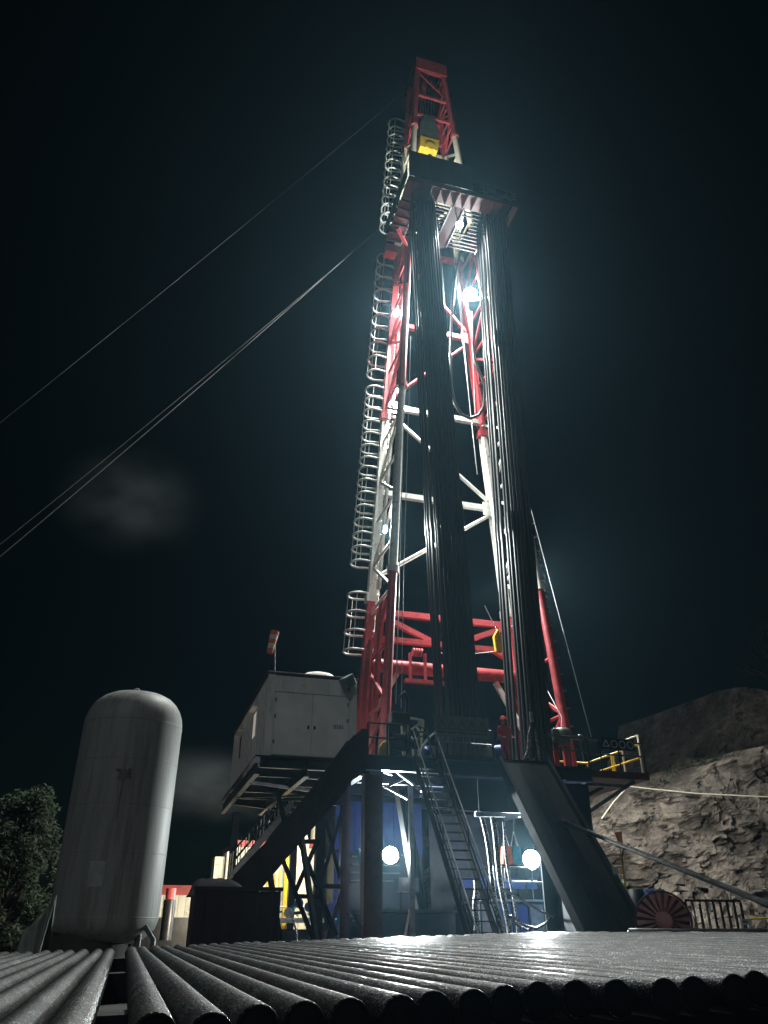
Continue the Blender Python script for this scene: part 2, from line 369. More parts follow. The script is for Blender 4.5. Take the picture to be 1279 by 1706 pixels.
sb = MB(); vs = []; fs = []; rnd = random.Random(9)
for k in range(420):
    X = rnd.uniform(30, 75); tier = rnd.random() < .7
    if tier: Y = rnd.uniform(66, 84); zb = interp([(8, 1.5), (20, 3), (30, 6), (45, 12), (51, 16.2), (56.5, 17.5), (59, 20.5), (62, 25), (69, 26), (110, 30)], X) - 1.0 + rnd.uniform(-3, 1.2)
    else: Y = interp([(19, 47), (30, 45), (40, 43), (55, 38), (72, 28)], X)+rnd.uniform(2.2, 6); zb = interp([(19, 6.5), (26, 7.6), (29.5, 8.8), (33.5, 9.6), (36, 11.2), (41, 12.0), (72, 12)], X)+.1
    rad = rnd.uniform(.3, .9)
    for q in range(26):
        d = Vector((rnd.gauss(0, 1), rnd.gauss(0, 1), abs(rnd.gauss(0, .8)))).normalized()*rad*rnd.uniform(.4, 1); p = V(X, Y, zb)+d
        u = Vector((rnd.uniform(-1, 1), rnd.uniform(-1, 1), rnd.uniform(-.3, 1))).normalized(); v_ = u.orthogonal().normalized(); z_ = rnd.uniform(.08, .2)
        i = len(vs); vs += [p-u*z_, p+v_*z_*.4, p+u*z_, p-v_*z_*.4]; fs.append((i, i+1, i+2, i+3))
sb.add(vs, fs); o = sb.build('scrub', 'leaf'); o['kind'] = 'stuff'; tag(o, 'dark low scrub growing on the hill and along the cliff top', 'scrub')

# ================================================================== DRILLING MAST
ZF = 6.64
def colx(side, z): return 13.2 + side*(4.25 - 0.0635*(z-ZF))
def coly(back, z): return (34.4 - 0.012*(z-ZF)) if back else (30.2 + 0.04*(z-ZF))
def CP(side, back, z): return V(colx(side, z), coly(back, z), z)
BANDS = [(ZF, 15.6, 'red_paint'), (15.6, 26.6, 'white_paint'), (26.6, 40.2, 'red_paint'), (40.2, 50.0, 'cream_paint'), (50.0, 57.2, 'red_paint')]
def band(z): return next((m for a, b, m in BANDS if z < b), 'red_paint')
mast = thing('drilling_mast', 'tall tapering red and white banded drilling mast standing on the drill floor', 'mast', (13.2, 32.3, ZF))
for side in (-1, 1):
    for a, b, m in BANDS:
        mb = MB().tube(CP(side, 0, a), CP(side, 0, b), 0.21, 0.20, 14); c0 = mb.build('column', m, mast)
        mb = MB().tube(CP(side, 0, a+0.02), CP(side, 0, a+0.34), 0.29, 0.29, 14); mb.build('flange', m, mast)
        MB().ibeam(CP(side, 1, a), CP(side, 1, b), 0.36, 0.42, 0.04, up=(0,1,0)).build('rear_column', m, mast)
        MB().cbox(CP(side, 1, a+0.2), (0.52, 0.5, 0.4)).build('splice_plate', m, mast)
    # side truss between front and rear column
    z = ZF + 0.4; k = 0
    while z < 55:
        z2 = min(z + 2.75 - 0.012*z, 56.8); m = band((z+z2)/2)
        MB().tube(CP(side, 0, z), CP(side, 1, z), 0.075, n=8).build('strut', m, mast)
        a, b = (CP(side, 0, z), CP(side, 1, z2)) if k % 2 else (CP(side, 1, z), CP(side, 0, z2))
        MB().beam(a, b, 0.13, 0.13).build('brace', m, mast)
        z = z2; k += 1
    # rear column inner plate: wide box face that catches light
    for a, b, m in BANDS[:4]:
        MB().beam(CP(side, 1, a)+V(-side*.26, -.62, .5), CP(side, 1, b)+V(-side*.26, -.62, -.5), 0.12, 0.34, up=(0,1,0)).build('guide_rail', m, mast)
# ladder pegs up the outer edge of the right column
peg0 = None
for k in range(22):
    z = 9.2 + k*0.78
    p = CP(1, 0, z) + V(.2, 0, 0)
    if peg0 is None:
        peg0 = MB().beam(p, p+V(.2, 0, .03), .05, .07).build('climbing_peg', 'grey_steel', mast); pk = p
    else: inst(peg0, p - pk)
# bracing across the rear face
LV = [15.15, 21.9, 27.6, 33.8, 40.2, 45.4, 50.2, 54.0]
for i, z in enumerate(LV):
    a, b = CP(-1, 1, z), CP(1, 1, z); m = band(z-1.2)
    MB().beam(a, b, 0.26, 0.30).build('crossbeam', m, mast)
    if i < len(LV)-1:
        z2 = LV[i+1]; m = band((z+z2)/2)
        s = -1 if i % 2 == 0 else 1
        MB().tube(CP(s, 1, z+(1.7 if i == 0 else .3)), CP(-s, 1, z2-0.25), 0.11, n=10).build('diagonal', m, mast)
        MB().cbox(CP(-s, 1, z2)+V(s*.35, -.16, -.1), (.55, .06, .8)).build('gusset', m, mast)
# lower red portal: beam, V braces, tie beam, fat tube, foot struts
def BW(px, py): return P(px, py, Y=33.9)
yb = 33.9
zA, zB, zC = 16.0, 14.25, 12.9
for z, hgt in ((13.35, .26),):
    MB().beam(V(colx(-1, z), yb, z+.08), V(colx(-1, z)+.7, yb, z+.28), .28, hgt).build('tie_beam', 'red_paint', mast)
    MB().beam(V(colx(-1, z)+.7, yb, z+.28), V(colx(1, z)-1.2, yb, z+.28), .28, hgt).build('tie_beam', 'red_paint', mast)
    MB().beam(V(colx(1, z)-1.2, yb, z+.28), V(colx(1, z)-.2, yb, z-.25), .28, hgt).build('tie_beam', 'red_paint', mast)
MB().beam(V(colx(-1, 15.9)+.3, yb+.1, 14.9), V(12.5, yb+.1, 13.8), .24, .26).build('diagonal', 'red_paint', mast)
MB().beam(V(colx(1, 15.9)-.3, yb+.1, 14.9), V(13.9, yb+.1, 13.8), .24, .26).build('diagonal', 'red_paint', mast)
MB().tube(V(colx(-1, 12.6)+.1, yb-.1, 12.3), V(colx(1, 12.6)-.1, yb-.1, 12.3), .31, n=20).build('raising_tube', 'red_paint', mast)
for s, m in ((-1, 'cream_paint'), (1, 'white_paint')):
    MB().beam(V(13.2+s*2.5, yb-.15, 11.95), V(13.2+s*3.8, yb-.15, 9.7), .22, .22).build('foot_strut', m, mast)
br = MB(); bx_ = 11.6
br.box((bx_-.42, yb-.65, 11.62), (bx_-.32, yb-.45, 12.9)); br.box((bx_+.32, yb-.65, 11.62), (bx_+.42, yb-.45, 12.9))
br.box((bx_-.65, yb-.7, 11.45), (bx_+1.5, yb-.4, 11.62))
bro = br.build('pulley_bracket', 'red_paint', mast)
for k in range(4):
    MB().tube(V(bx_-.24+k*.13, yb-.55, 12.95), V(bx_-.17+k*.13, yb-.55, 12.95), .2, n=16).build('sheave', 'red_paint', bro)
for s in (-1, 1):   # leg shoe boxes near the floor: plated lower legs
    MB().beam(CP(s, 1, ZF)+V(-s*.1, -1.9, 0), CP(s, 1, 15.2)+V(-s*.1, -1.9, 0), .5, .16, up=(1,0,0)).build('leg_plate', 'red_paint', mast)
    MB().beam(CP(s, 1, ZF)+V(s*.1, -.9, 0), CP(s, 1, 13.2)+V(s*.1, -.9, 0), .85, .12, up=(1,0,0)).build('leg_plate', 'red_paint', mast)
    MB().tube(CP(s, 1, ZF)+V(-s*.3, -2.4, .4), CP(s, 1, 14.5)+V(-s*.3, -2.4, 0), .06, n=8).build('conduit', 'grey_steel', mast)
    MB().tube(CP(s, 1, ZF)+V(-s*.3, -1.2, .4), CP(s, 1, 12.5)+V(-s*.3, -1.4, 0), .05, n=8).build('conduit', 'white_paint', mast)
# right leg: bright red inner lever from the floor up
MB().beam(V(17.0, 31.4, 7.6), V(16.55, 31.4, 14.6), .30, .42, up=(0,1,0)).build('inner_leg', 'red_paint', mast)
MB().beam(V(16.65, 31.4, 7.2), V(16.72, 31.4, 10.8), .14, .2, up=(0,1,0)).build('inner_strut', 'red_paint', mast)
# crown: top frame, plates, sheaves
zt = 57.4
crown = MB().beam(CP(-1, 0, 57.2), CP(1, 0, 57.2), .16, .2)
co = crown.build('crown_frame', 'red_paint', mast)
for z in (51.6, 54.0, 57.2):
    if z < 57: MB().beam(CP(-1, 0, z), CP(1, 0, z), .16, .2).build('crown_beam', 'red_paint', co)
    MB().beam(CP(-1, 1, z), CP(1, 1, z), .16, .2).build('crown_beam', 'red_paint', co)
    for sd in (-1, 1): MB().beam(CP(sd, 0, z), CP(sd, 1, z), .14, .16).build('crown_beam', 'red_paint', co)
MB().beam(CP(-1, 0, 57.0), CP(1, 0, 54.2), .1, .1).build('crown_diagonal', 'red_paint', co)
MB().box((colx(-1, zt)-.15, 31.9, 56.9), (colx(1, zt)+.15, 32.0, 58.2)).build('crown_panel', 'red_paint', co)
MB().box((colx(-1, zt)-.3, 32.2, 57.45), (colx(1, zt)+.3, 34.6, 57.6)).build('crown_deck', 'maroon_paint', co)
for k in range(5):
    MB().tube(V(12.5+k*.3, 33.1, 57.1), V(12.66+k*.3, 33.1, 57.1), .62, n=20).build('crown_sheave', 'dark_steel', co)
MB().beam(V(12.75, 32.6, 54.2), V(12.75, 32.6, 57.1), .3, .2).build('crown_post', 'red_paint', co)
# ladder with safety cage up the left leg
lad = MB()
LA, LB = P(613, 1085, Y=34.6), P(674, 212, Y=34.6)
ldir = (LB-LA).normalized()
for s in (-.2, .2): lad.path([LA+V(.28, s, 0), LB+V(.28, s, 0)], .03, 6)
lo = lad.build('ladder', 'white_paint', mast)
n_r = int((LB-LA).length/0.33); rg = MB().tube(LA+V(.28, -.2, 0), LA+V(.28, .2, 0), .016, n=5).build('rung', 'white_paint', lo)
for k in range(1, n_r): inst(rg, ldir*(k*.33))
hoop_pts = [LA+V(.30, -.34, 0)] + [LA+V(-.72 - .50*math.sin(t), -.50*math.cos(t), 0) for t in [math.pi*q/12 for q in range(13)]] + [LA+V(.30, .34, 0)]
hp = MB().path(hoop_pts, .058, 6).build('cage_hoop', 'white_paint', lo)
def lz(py): return P(613+(674-613)*(1085-py)/(1085-212), py, Y=34.6).z
spans = [(lz(1088), lz(995), 3), (lz(942), lz(788), 7), (lz(772), lz(655), 6), (lz(628), lz(436), 9), (lz(384), lz(212), 12)]
spans = [(a, b, (b-a)/n_) for a, b, n_ in spans]
hp0 = True
for a, b, stp in spans:
    z = a
    while z <= b + 0.01:
        off = ldir*((z-LA.z)/ldir.z)
        if hp0: hp.location = off; hp0 = False; hoff = off
        else: inst(hp, off-hoff)
        z += stp
    for t in (0.1, .5, .9):
        o_ = V(-.72-.50*math.sin(math.pi*t), -.50*math.cos(math.pi*t), 0)
        MB().path([LA+o_+ldir*((a-LA.z)/ldir.z), LA+o_+ldir*((b-LA.z)/ldir.z)], .018, 5).build('cage_strip', 'white_paint', lo)

# racking board
ZB = 37.5
bd = MB()
bx0, bx1, by0, by1 = 9.4, 15.9, 26.8, 31.2
bd.box((bx0, by0, ZB), (bx1, by0+.95, ZB+.12))
bd.box((bx0, by0+.955, ZB), (bx0+.95, by1, ZB+.12)); bd.box((bx1-.95, by0+.955, ZB), (bx1, by1-1.0, ZB+.12))
bd.box((bx0, by0-.06, ZB-.06), (bx1, by0-.004, ZB+.32)); bd.box((bx1+.004, by0, ZB-.06), (bx1+.06, by1-1, ZB+.32))
rbd = bd.build('racking_board', 'maroon_paint', mast)
for k in range(12):
    X = bx0+.3+k*.53
    MB().box((X, by0+.02, ZB-.12), (X+.06, by0+.93, ZB-.004)).build('deck_rib', 'maroon_paint', rbd)
for k in range(6):
    MB().box((bx0+.02, by0+1.3+k*.58, ZB-.12), (bx0+.93, by0+1.36+k*.58, ZB-.004)).build('deck_rib', 'maroon_paint', rbd)
dv = MB(); xs0, xs1 = 12.35, 13.05
dv.prism([(xs0, by0+.96, ZB+.02), (xs1, by0+.96, ZB+.02), (xs1, by1-.7, ZB+.02), (xs1-.1, by1-.45, ZB+.02), (xs1-.25, by1-.35, ZB+.02), (xs0+.25, by1-.35, ZB+.02), (xs0+.1, by1-.45, ZB+.02), (xs0, by1-.7, ZB+.02)], (0, 0, .14))
dv.build('diving_board', 'dark_maroon', rbd)
for sx0, sx1 in ((10.4, 12.3), (13.1, 14.9)):
    for k in range(11):
        Y = by0+1.15+k*.26
        MB().box((sx0+(.75 if sx0 > 13 and 28.3 < Y < 29.4 else 0), Y, ZB+.02), (sx1, Y+.07, ZB+.12)).build('finger', 'dark_steel', rbd)
for X in (10.36, 12.3, 13.06, 14.9):
    MB().box((X-.03, by0+1.0, ZB-.02), (X+.03, by1-.5, ZB+.16)).build('finger_rail', 'grey_steel', rbd)
# windbreak screens and guard rail on the board
nP = 6
for k in range(nP):
    xa = bx0+.06+k*(3.75/nP); xb = bx0+.06+(k+1)*(3.75/nP)-.012
    MB().box((xa, by0+.02, ZB+.5), (xb, by0+.06, ZB+2.55)).build('windbreak_panel', 'tarp', rbd)
for k in range(6):
    ya = by0+.1+k*.7
    MB().box((bx0-.05, ya, ZB+.4), (bx0-.01, ya+.685, ZB+1.25)).build('windbreak_panel', 'tarp', rbd)
MB().path([V(bx0+3.8, by0+.05, ZB+.35), V(bx0+3.8, by0+.05, ZB+2.5)], .04).build('screen_post', 'dark_steel', rbd)
for z in (ZB+.65, ZB+1.15):
    MB().path([V(bx0+3.8, by0+.03, z), V(bx1-.05, by0+.03, z), V(bx1-.05, by1-1.0, z)], .03).build('guard_rail', 'dark_steel', rbd)
for X in (13.9, 14.6, 15.3, 15.85):
    MB().path([V(X, by0+.03, ZB+.12), V(X, by0+.03, ZB+1.15)], .028).build('guard_post', 'dark_steel', rbd)
for s, X in ((-1, bx0+.4), (1, bx1-.3)):   # knee braces back to the columns
    MB().beam(V(X, by0+.6, ZB-.14), CP(s, 0, ZB-3.2), .14, .14).build('knee_brace', 'maroon_paint', rbd)
    MB().beam(V(X, by1-1.1, ZB+.0), CP(s, 0, ZB-.1), .2, .2).build('hanger_beam', 'red_paint', rbd)
MB().box((9.2, 30.5, 35.9), (9.9, 31.1, 36.5)).build('counterweight_box', 'red_paint', rbd)

# travelling block
tb = thing('travelling_block', 'yellow travelling block with grey sheave housing hanging high in the mast', 'pulley block', (12.75, 32.2, 47.4))
tc = V(12.75, 32.2, 47.4)
MB().prism([tc+V(-.62, -.35, 1.7), tc+V(.62, -.35, 1.7), tc+V(.68, -.35, 3.0), tc+V(.45, -.35, 3.9), tc+V(.1, -.35, 4.25), tc+V(-.3, -.35, 4.1), tc+V(-.62, -.35, 3.2)], (0, .7, 0)).build('sheave_housing', 'green_steel', tb, .04)
MB().prism([tc+V(-.72, -.42, .5), tc+V(.55, -.42, .5), tc+V(.74, -.42, 1.68), tc+V(-.68, -.42, 1.68)], (0, .84, 0)).build('hook_body', 'yellow_paint', tb, .04)
MB().tube(tc+V(0, -.5, .75), tc+V(0, .5, .75), .34, n=18).build('hook_eye', 'yellow_paint', tb)
MB().path([tc+V(.05, 0, .45), tc+V(.3, 0, .1), tc+V(.25, 0, -.3), tc+V(-.05, 0, -.4), tc+V(-.3, 0, -.15)], .11, 8).build('hook', 'dark_steel', tb)
for k in range(6):
    tag(MB().path([tc+V(-.45+k*.18, 0, 3.9), V(12.58+k*.25, 33.1, 56.6)], .022, 5).build('hoist_line', 'wire'), 'steel hoist line between the travelling block and the crown', 'cable', 'hoist lines over the travelling block')

# long lines and hoses in the mast
def line3(name, pts, r, m, label, cat, group=None, n=6):
    return tag(MB().path(pts, r, n).build(name, m), label, cat, group)
line3('winch_line', [P(676, 560, Y=30.9), P(659, 1172, Y=29.5)], .022, 'wire', 'thin winch line running down beside the left mast column to the dark hoist', 'cable')
line3('winch_line', [P(684, 560, Y=30.9), P(672, 960, Y=29.8), P(668, 1180, Y=29.8)], .018, 'wire', 'second thin line hanging just right of the left mast column', 'cable')
line3('winch_line', [P(748, 352, Y=32.2), P(795, 790, Y=31.5)], .03, 'wire', 'steel line slanting down between the two bundles of pipe stands', 'cable')
line3('winch_line', [P(757, 400, Y=32.2), P(784, 690, Y=31.5)], .025, 'wire', 'short steel line beside the hanging hose loop', 'cable')
line3('winch_line', [P(731, 360, Y=32.2), P(752, 720, Y=31.5)], .022, 'wire', 'steel line close to the right edge of the left pipe bundle', 'cable')
hz = [(766, 420), (757, 470), (752, 530), (750, 590), (751, 640), (757, 672), (768, 690), (783, 697), (797, 692), (806, 676), (807, 640), (797, 618), (790, 600), (787, 570)]
line3('rotary_hose', [P(x, y, Y=31.6) for x, y in hz], .085, 'rubber', 'black rubber hose hanging in a long loop inside the mast', 'hose', n=10)
line3('standpipe', [P(785, 520, Y=33.2), P(792, 690, Y=33.2)], .07, 'red_paint', 'red standpipe on the inner side of the right mast leg', 'pipe', n=10)
sv = MB(); p0 = P(690, 1120, Y=31)
# stabbing yellow pulley near the right column
yp = P(829, 1068, Y=31.5)
t_ = thing('hanging_pulley', 'yellow pulley block hanging by the right bundle of stands', 'pulley', yp - V(0, 0, .5))
MB().prism([yp+V(-.16, -.1, -.55), yp+V(.16, -.1, -.55), yp+V(.22, -.1, .2), yp+V(0, -.1, .55), yp+V(-.22, -.1, .2)], (0, .2, 0)).build('cheek', 'yellow_paint', t_, .03)
MB().path([yp+V(0, 0, .5), V(15.3, 33.5, 15.8)], .02, 5).build('hanger', 'dark_steel', t_)
MB().path([yp+V(-.05, 0, -.5), P(800, 1088, Y=32), P(760, 1092, Y=32.6), P(720, 1086, Y=33)], .025, 5).build('tail_line', 'wire', t_)

# ================================================================== DRILL PIPE STANDS
def bundle(xb0, xb1, xt0, xt1, ncol, nrow, yb0, yt0, label, group, zt=39.4):
    first = None; rn = random.Random(int(xb0*10))
    for r in range(nrow):
        for c in range(ncol):
            if r > 3 and 0 < c < ncol-1: continue        # the middle of the bundle shows nowhere
            u = (c + (0, .5, .25, .75, 0, .3)[r % 6]*(c < ncol-1))/ncol
            a = V(xb0+(xb1-xb0)*u+rn.uniform(-.015, .015), yb0+r*.19, ZF+.08)
            b = V(xt0+(xt1-xt0)*u+rn.uniform(-.02, .02), yt0+r*.19+rn.uniform(-.03, .03), zt+rn.uniform(-.4, .4))
            d = (b-a); L = d.length; q = Vector((0,0,1)).rotation_difference(d.normalized())
            if first is None:
                pts = []; rad = []
                prof = []
                zs = [0, 10.8, 21.6]
                prof += [(0.0, 0), (.07, 0)]
                for k, z0 in enumerate(zs):
                    z1 = z0 + (10.8 if k < 2 else 11.0)
                    prof += [(.088, z0+.05), (.088, z0+.35), (.066, z0+.5), (.066, z1-.6), (.088, z1-.45), (.088, z1-.02)]
                prof += [(.06, 32.62), (0.0, 32.62)]
                mb = MB().lathe((0, 0, 0), prof, 8); o = mb.build('drill_pipe_stand', 'stand_steel', origin=(0, 0, 0)); first = o
                o.location = (0, 0, 0)
            else:
                o = first.copy(); col.objects.link(o)
            o.rotation_mode = 'QUATERNION'; o.rotation_quaternion = q; o.location = a
            tag(o, label, 'drill pipe', group)
bundle(10.85, 12.25, 10.25, 11.35, 8, 9, 27.45, 27.85, 'tall dark drill pipe stand racked upright in the left bundle behind the warning board', 'left bundle of drill pipe stands')
bundle(13.85, 15.1, 14.45, 15.7, 7, 9, 27.4, 27.8, 'tall dark drill pipe stand racked upright in the right bundle above the ramp', 'right bundle of drill pipe stands')

# ================================================================== SUBSTRUCTURE / DRILL FLOOR
fl = thing('drill_floor', 'dark blue raised drill floor with posts, beams and side wings under the mast', 'drill floor', (12.4, 31, 0))
XL, XR, YF, YK = 7.1, 15.75, 26.0, 37.0
for k in range(6):
    xa = XL+k*(XR-XL)/6; xb = XL+(k+1)*(XR-XL)/6-.012
    MB().box((xa, YF+.12, ZF-.06), (xb, YK, ZF)).build('deck_plate', 'dark_steel', fl)
MB().ibeam(V(XL, YF+.06, ZF-.25), V(XR, YF+.06, ZF-.25), .24, .5).build('edge_beam', 'navy_paint', fl)
MB().ibeam(V(XL+.12, YF+.2, ZF-.33), V(XL+.12, YK, ZF-.33), .24, .5).build('edge_beam', 'navy_paint', fl)
MB().ibeam(V(XR-.12, YF+.2, ZF-.33), V(XR-.12, YK, ZF-.33), .24, .5).build('edge_beam', 'navy_paint', fl)
for Y in (28.2, 31, 34):
    MB().ibeam(V(XL+.3, Y, ZF-.33), V(XR-.3, Y, ZF-.33), .24, .5).build('floor_beam', 'navy_paint', fl)
for X, Y, m, wd in ((7.5, 26.6, 'maroon_paint', .62), (7.5, 33.5, 'navy_paint', .5), (10.0, 34.5, 'navy_paint', .4), (15.4, 34, 'navy_paint', .5), (15.3, 27.2, 'navy_paint', .5)):
    MB().beam(V(X, Y, 0), V(X, Y, ZF-.6), wd, wd*.8, up=(0,1,0)).build('post', m, fl)
    MB().cbox((X, Y, .06), (wd+.3, wd+.3, .12)).build('foot_plate', 'navy_paint', fl)
# slanted dark leg between the lamp and the stair, its edge catching the lamp
MB().ibeam(V(9.35, 29.2, ZF-.6), V(10.2, 28.5, 0), .5, .34, .04, up=(1,0,0)).build('slanted_leg', 'black_steel', fl)
MB().beam(V(9.35, 28.0, ZF-.6), V(9.35, 28.0, 0), .16, .16).build('post', 'grey_steel', fl)
# dark cladding: short skirt in the middle, full height right of the ramp
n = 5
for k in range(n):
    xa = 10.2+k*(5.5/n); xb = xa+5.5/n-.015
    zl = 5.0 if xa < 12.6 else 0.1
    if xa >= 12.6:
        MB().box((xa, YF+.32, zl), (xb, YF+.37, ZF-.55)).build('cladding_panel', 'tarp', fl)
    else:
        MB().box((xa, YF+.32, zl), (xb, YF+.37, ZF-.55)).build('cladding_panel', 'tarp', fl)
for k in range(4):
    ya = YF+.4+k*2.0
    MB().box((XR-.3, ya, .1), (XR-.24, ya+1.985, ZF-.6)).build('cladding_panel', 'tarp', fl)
# underside trussing that catches the lower lamps
for a, b in (((638, 1308), (678, 1330)), ((640, 1312), (672, 1298)), ((660, 1285), (690, 1308)), ((693, 1312), (702, 1318)), ((700, 1327), (715, 1316)), ((646, 1265), (660, 1268)), ((652, 1290), (640, 1285))):
    MB().beam(P(*a, Y=27.4), P(*b, Y=27.4+random.uniform(-.2, .3)), .09, .09).build('walkway_truss', 'grey_steel', fl)
zz = 5.0
for a, b, wd in (((791, 1341), (826, 1342), .1), ((793, 1354), (824, 1343), .12), ((836, 1341), (857, 1343), .12), ((791, 1357), (866, 1358), .14), ((822, 1369), (862, 1360), .13)):
    MB().beam(P(*a, Y=26.9), P(*b, Y=27.0), wd, wd).build('hanger_truss', 'grey_steel', fl)
# right wing platform
wg = MB(); wx0, wx1, wy0, wy1 = XR+.05, 18.35, 26.3, 30.6
wg.box((wx0, wy0, ZF-.28), (wx1, wy1, ZF-.02))
wo_ = wg.build('wing_platform', 'maroon_paint', fl)
for a, b in (((wx0, 26.6, 5.2), (wx1-.5, 26.6, ZF-.3)), ((wx0, 29.8, 5.2), (wx1-.5, 29.8, ZF-.3)), ((wx0, 28.2, 5.6), (wx1-.9, 28.2, ZF-.3)), ((wx0+.1, 26.6, ZF-.5), (wx1-.9, 26.6, ZF-.5))):
    MB().beam(V(*a), V(*b), .12, .12).build('wing_bracket', 'grey_steel', wo_)
def rail(root, pts, posts, m, hgt=1.1, r=.032, mid=True):
    for h in ([hgt, hgt*.55] if mid else [hgt]):
        MB().path([p+V(0, 0, h) for p in pts], r, 6).build('handrail', m, root)
    for p in posts: MB().path([p, p+V(0, 0, hgt)], r, 6).build('rail_post', m, root)
ZW = ZF-.02
rail(wo_, [V(wx0+.1, wy1-.1, ZW), V(wx1-.08, wy1-.1, ZW), V(wx1-.08, wy0+.08, ZW)], [V(wx0+1.0, wy1-.1, ZW), V(wx1-.08, wy1-.1, ZW), V(wx1-.08, 28.4, ZW), V(wx1-.08, 28.55, ZW)], 'yellow_paint', r=.045)
rail(wo_, [V(wx0, wy0+.05, ZW), V(wx1-.08, wy0+.05, ZW)], [V(wx0+.6, wy0+.05, ZW), V(17.2, wy0+.05, ZW), V(wx1-.08, wy0+.05, ZW)], 'dark_steel')
# gate loop of pale pipe at the wing's outer corner
gl = [V(wx1-.08, 27.7, ZW), V(wx1-.08, 27.7, ZW+1.45), V(wx1-.08, 26.55, ZW+1.45), V(wx1-.08, 26.55, ZW)]
MB().path(gl, .045, 6).build('gate_loop', 'cream_paint', wo_)
# front railings
rail(fl, [V(XL+.1, YF+.1, ZF), V(8.6, YF+.1, ZF)], [V(XL+.1, YF+.1, ZF), V(7.9, YF+.1, ZF), V(8.6, YF+.1, ZF)], 'black_steel')
rail(fl, [V(9.75, YF+.15, ZF), V(11.9, YF+.15, ZF)], [V(9.75, YF+.15, ZF), V(10.8, YF+.15, ZF), V(11.9, YF+.15, ZF)], 'dark_steel')
rail(fl, [V(14.0, YF+.15, ZF), V(XR, YF+.15, ZF)], [V(14.0, YF+.15, ZF), V(15, YF+.15, ZF), V(XR, YF+.15, ZF)], 'dark_steel')
tb_ = MB().box((9.75, YF+.13, ZF+.02), (11.95, YF+.16, ZF+.22)).build('toe_board', 'dark_steel', fl)

# warning board with five triangles
wb = thing('warning_board', 'long dark board with five warning triangles on the railing beside the stair', 'sign', (10.7, YF+.06, ZF+.85))
MB().box((9.66, YF+.05, ZF+.82), (11.72, YF+.08, ZF+1.55)).build('board', 'sign_dark', wb)
for k in range(5):
    cx, cz, q = 9.92+k*.39, ZF+1.2, .17
    tri = MB()
    A = [V(cx-q, YF+.048, cz-q*.8), V(cx+q, YF+.048, cz-q*.8), V(cx, YF+.048, cz+q)]
    for i in range(3): tri.beam(A[i], A[(i+1) % 3], .035, .006, up=(0,1,0))
    tri.beam(V(cx, YF+.047, cz-.05), V(cx, YF+.047, cz+.07), .03, .006, up=(0,1,0))
    tri.box((cx-q, YF+.044, cz-.29), (cx+q, YF+.049, cz-.23))
    tri.build('triangle', 'ink', wb)
rs = thing('sign_board', 'dim board with round and triangular symbols on the right wing railing', 'sign', (17.2, wy0-.02, ZF+.6))
MB().box((16.45, wy0-.01, ZF+.75), (17.9, wy0+.015, ZF+1.2)).build('board', 'navy_paint', rs)
for k in range(4):
    c = V(16.66+k*.35, wy0-.014, ZF+.98)
    mb = MB()
    if k == 0:
        A = [c+V(-.13, 0, -.1), c+V(.13, 0, -.1), c+V(0, 0, .14)]
        for i in range(3): mb.beam(A[i], A[(i+1) % 3], .03, .006, up=(0,1,0))
    else: mb.path([c+V(.13*math.cos(t*.5236), 0, .13*math.sin(t*.5236)) for t in range(12)], .014, 4, True)
    mb.build('symbol', 'sign_white', rs)

# stair up to the floor
stt = thing('stair', 'steep dark steel stair with handrails in front of the drill floor', 'stair', (9.2, 21.4, 0))
sA, sB = V(9.05, YF+.02, ZF), V(9.05, 20.7, 0)
for X in (8.83, 9.65):
    MB().beam(V(X, YF+.0, ZF-.02), V(X, 20.75, 0), .05, .24).build('stringer', 'black_steel', stt)
    for h in (.95, .55):
        MB().path([V(X, YF+.05, ZF+h+.0), V(X, 20.85, h+.05)], .026, 6).build('handrail', 'black_steel' if h < .9 else 'grey_steel', stt)
    for k in range(5):
        t = .04+k*.235; p = V(X, YF+.05+(20.85-YF-.05)*t, ZF*(1-t)); MB().path([p, p+V(0, 0, .97)], .024, 6).build('rail_post', 'black_steel', stt)
td = None
for k in range(24):
    t = (k+.6)/24.5; p = V(8.86, YF+(20.75-YF)*t, ZF*(1-t))
    if td is None: 
        td = MB(); tp = p
        for q in range(5): td.box((p.x, p.y-.12+q*.055, p.z-.018), (9.62, p.y-.106+q*.055, p.z+.01))
        td.box((p.x, p.y-.12, p.z-.03), (p.x+.02, p.y+.12, p.z-.019)); td.box((9.60, p.y-.12, p.z-.03), (9.62, p.y+.12, p.z-.019))
        td = td.build('tread', 'black_steel', stt)
    else: inst(td, p-tp)

# ramp
rp = thing('pipe_ramp', 'wide dark steel pipe ramp sloping from the drill floor down to the catwalk', 'ramp', (13, 21, 0))
def RZ(Y): return ZF + (Y-YF)*(5.3/4.6)
a, b = V(12.95, YF-.02, ZF+.02), V(12.95, 20.2, RZ(20.2))
nrm = (b-a).cross(V(1, 0, 0)).normalized()
for k in range(3):
    xw = (13.85-12.1)/3; xc = 12.1+xw*(k+.5)
    MB().beam(V(xc, a.y, a.z), V(xc, b.y, b.z), xw-.012, .10).build('ramp_plate', 'ramp_steel', rp)
for X in (12.02, 13.93):
    MB().beam(V(X, a.y, a.z+.06), V(X, b.y, b.z+.06), .12, .34).build('side_rail', 'black_steel', rp)
for k in range(4):
    t = .15+.22*k; q = a.lerp(b, t)
    MB().beam(V(12.1, q.y+.1, q.z-.18), V(13.85, q.y+.1, q.z-.18), .14, .2).build('cross_member', 'black_steel', rp)
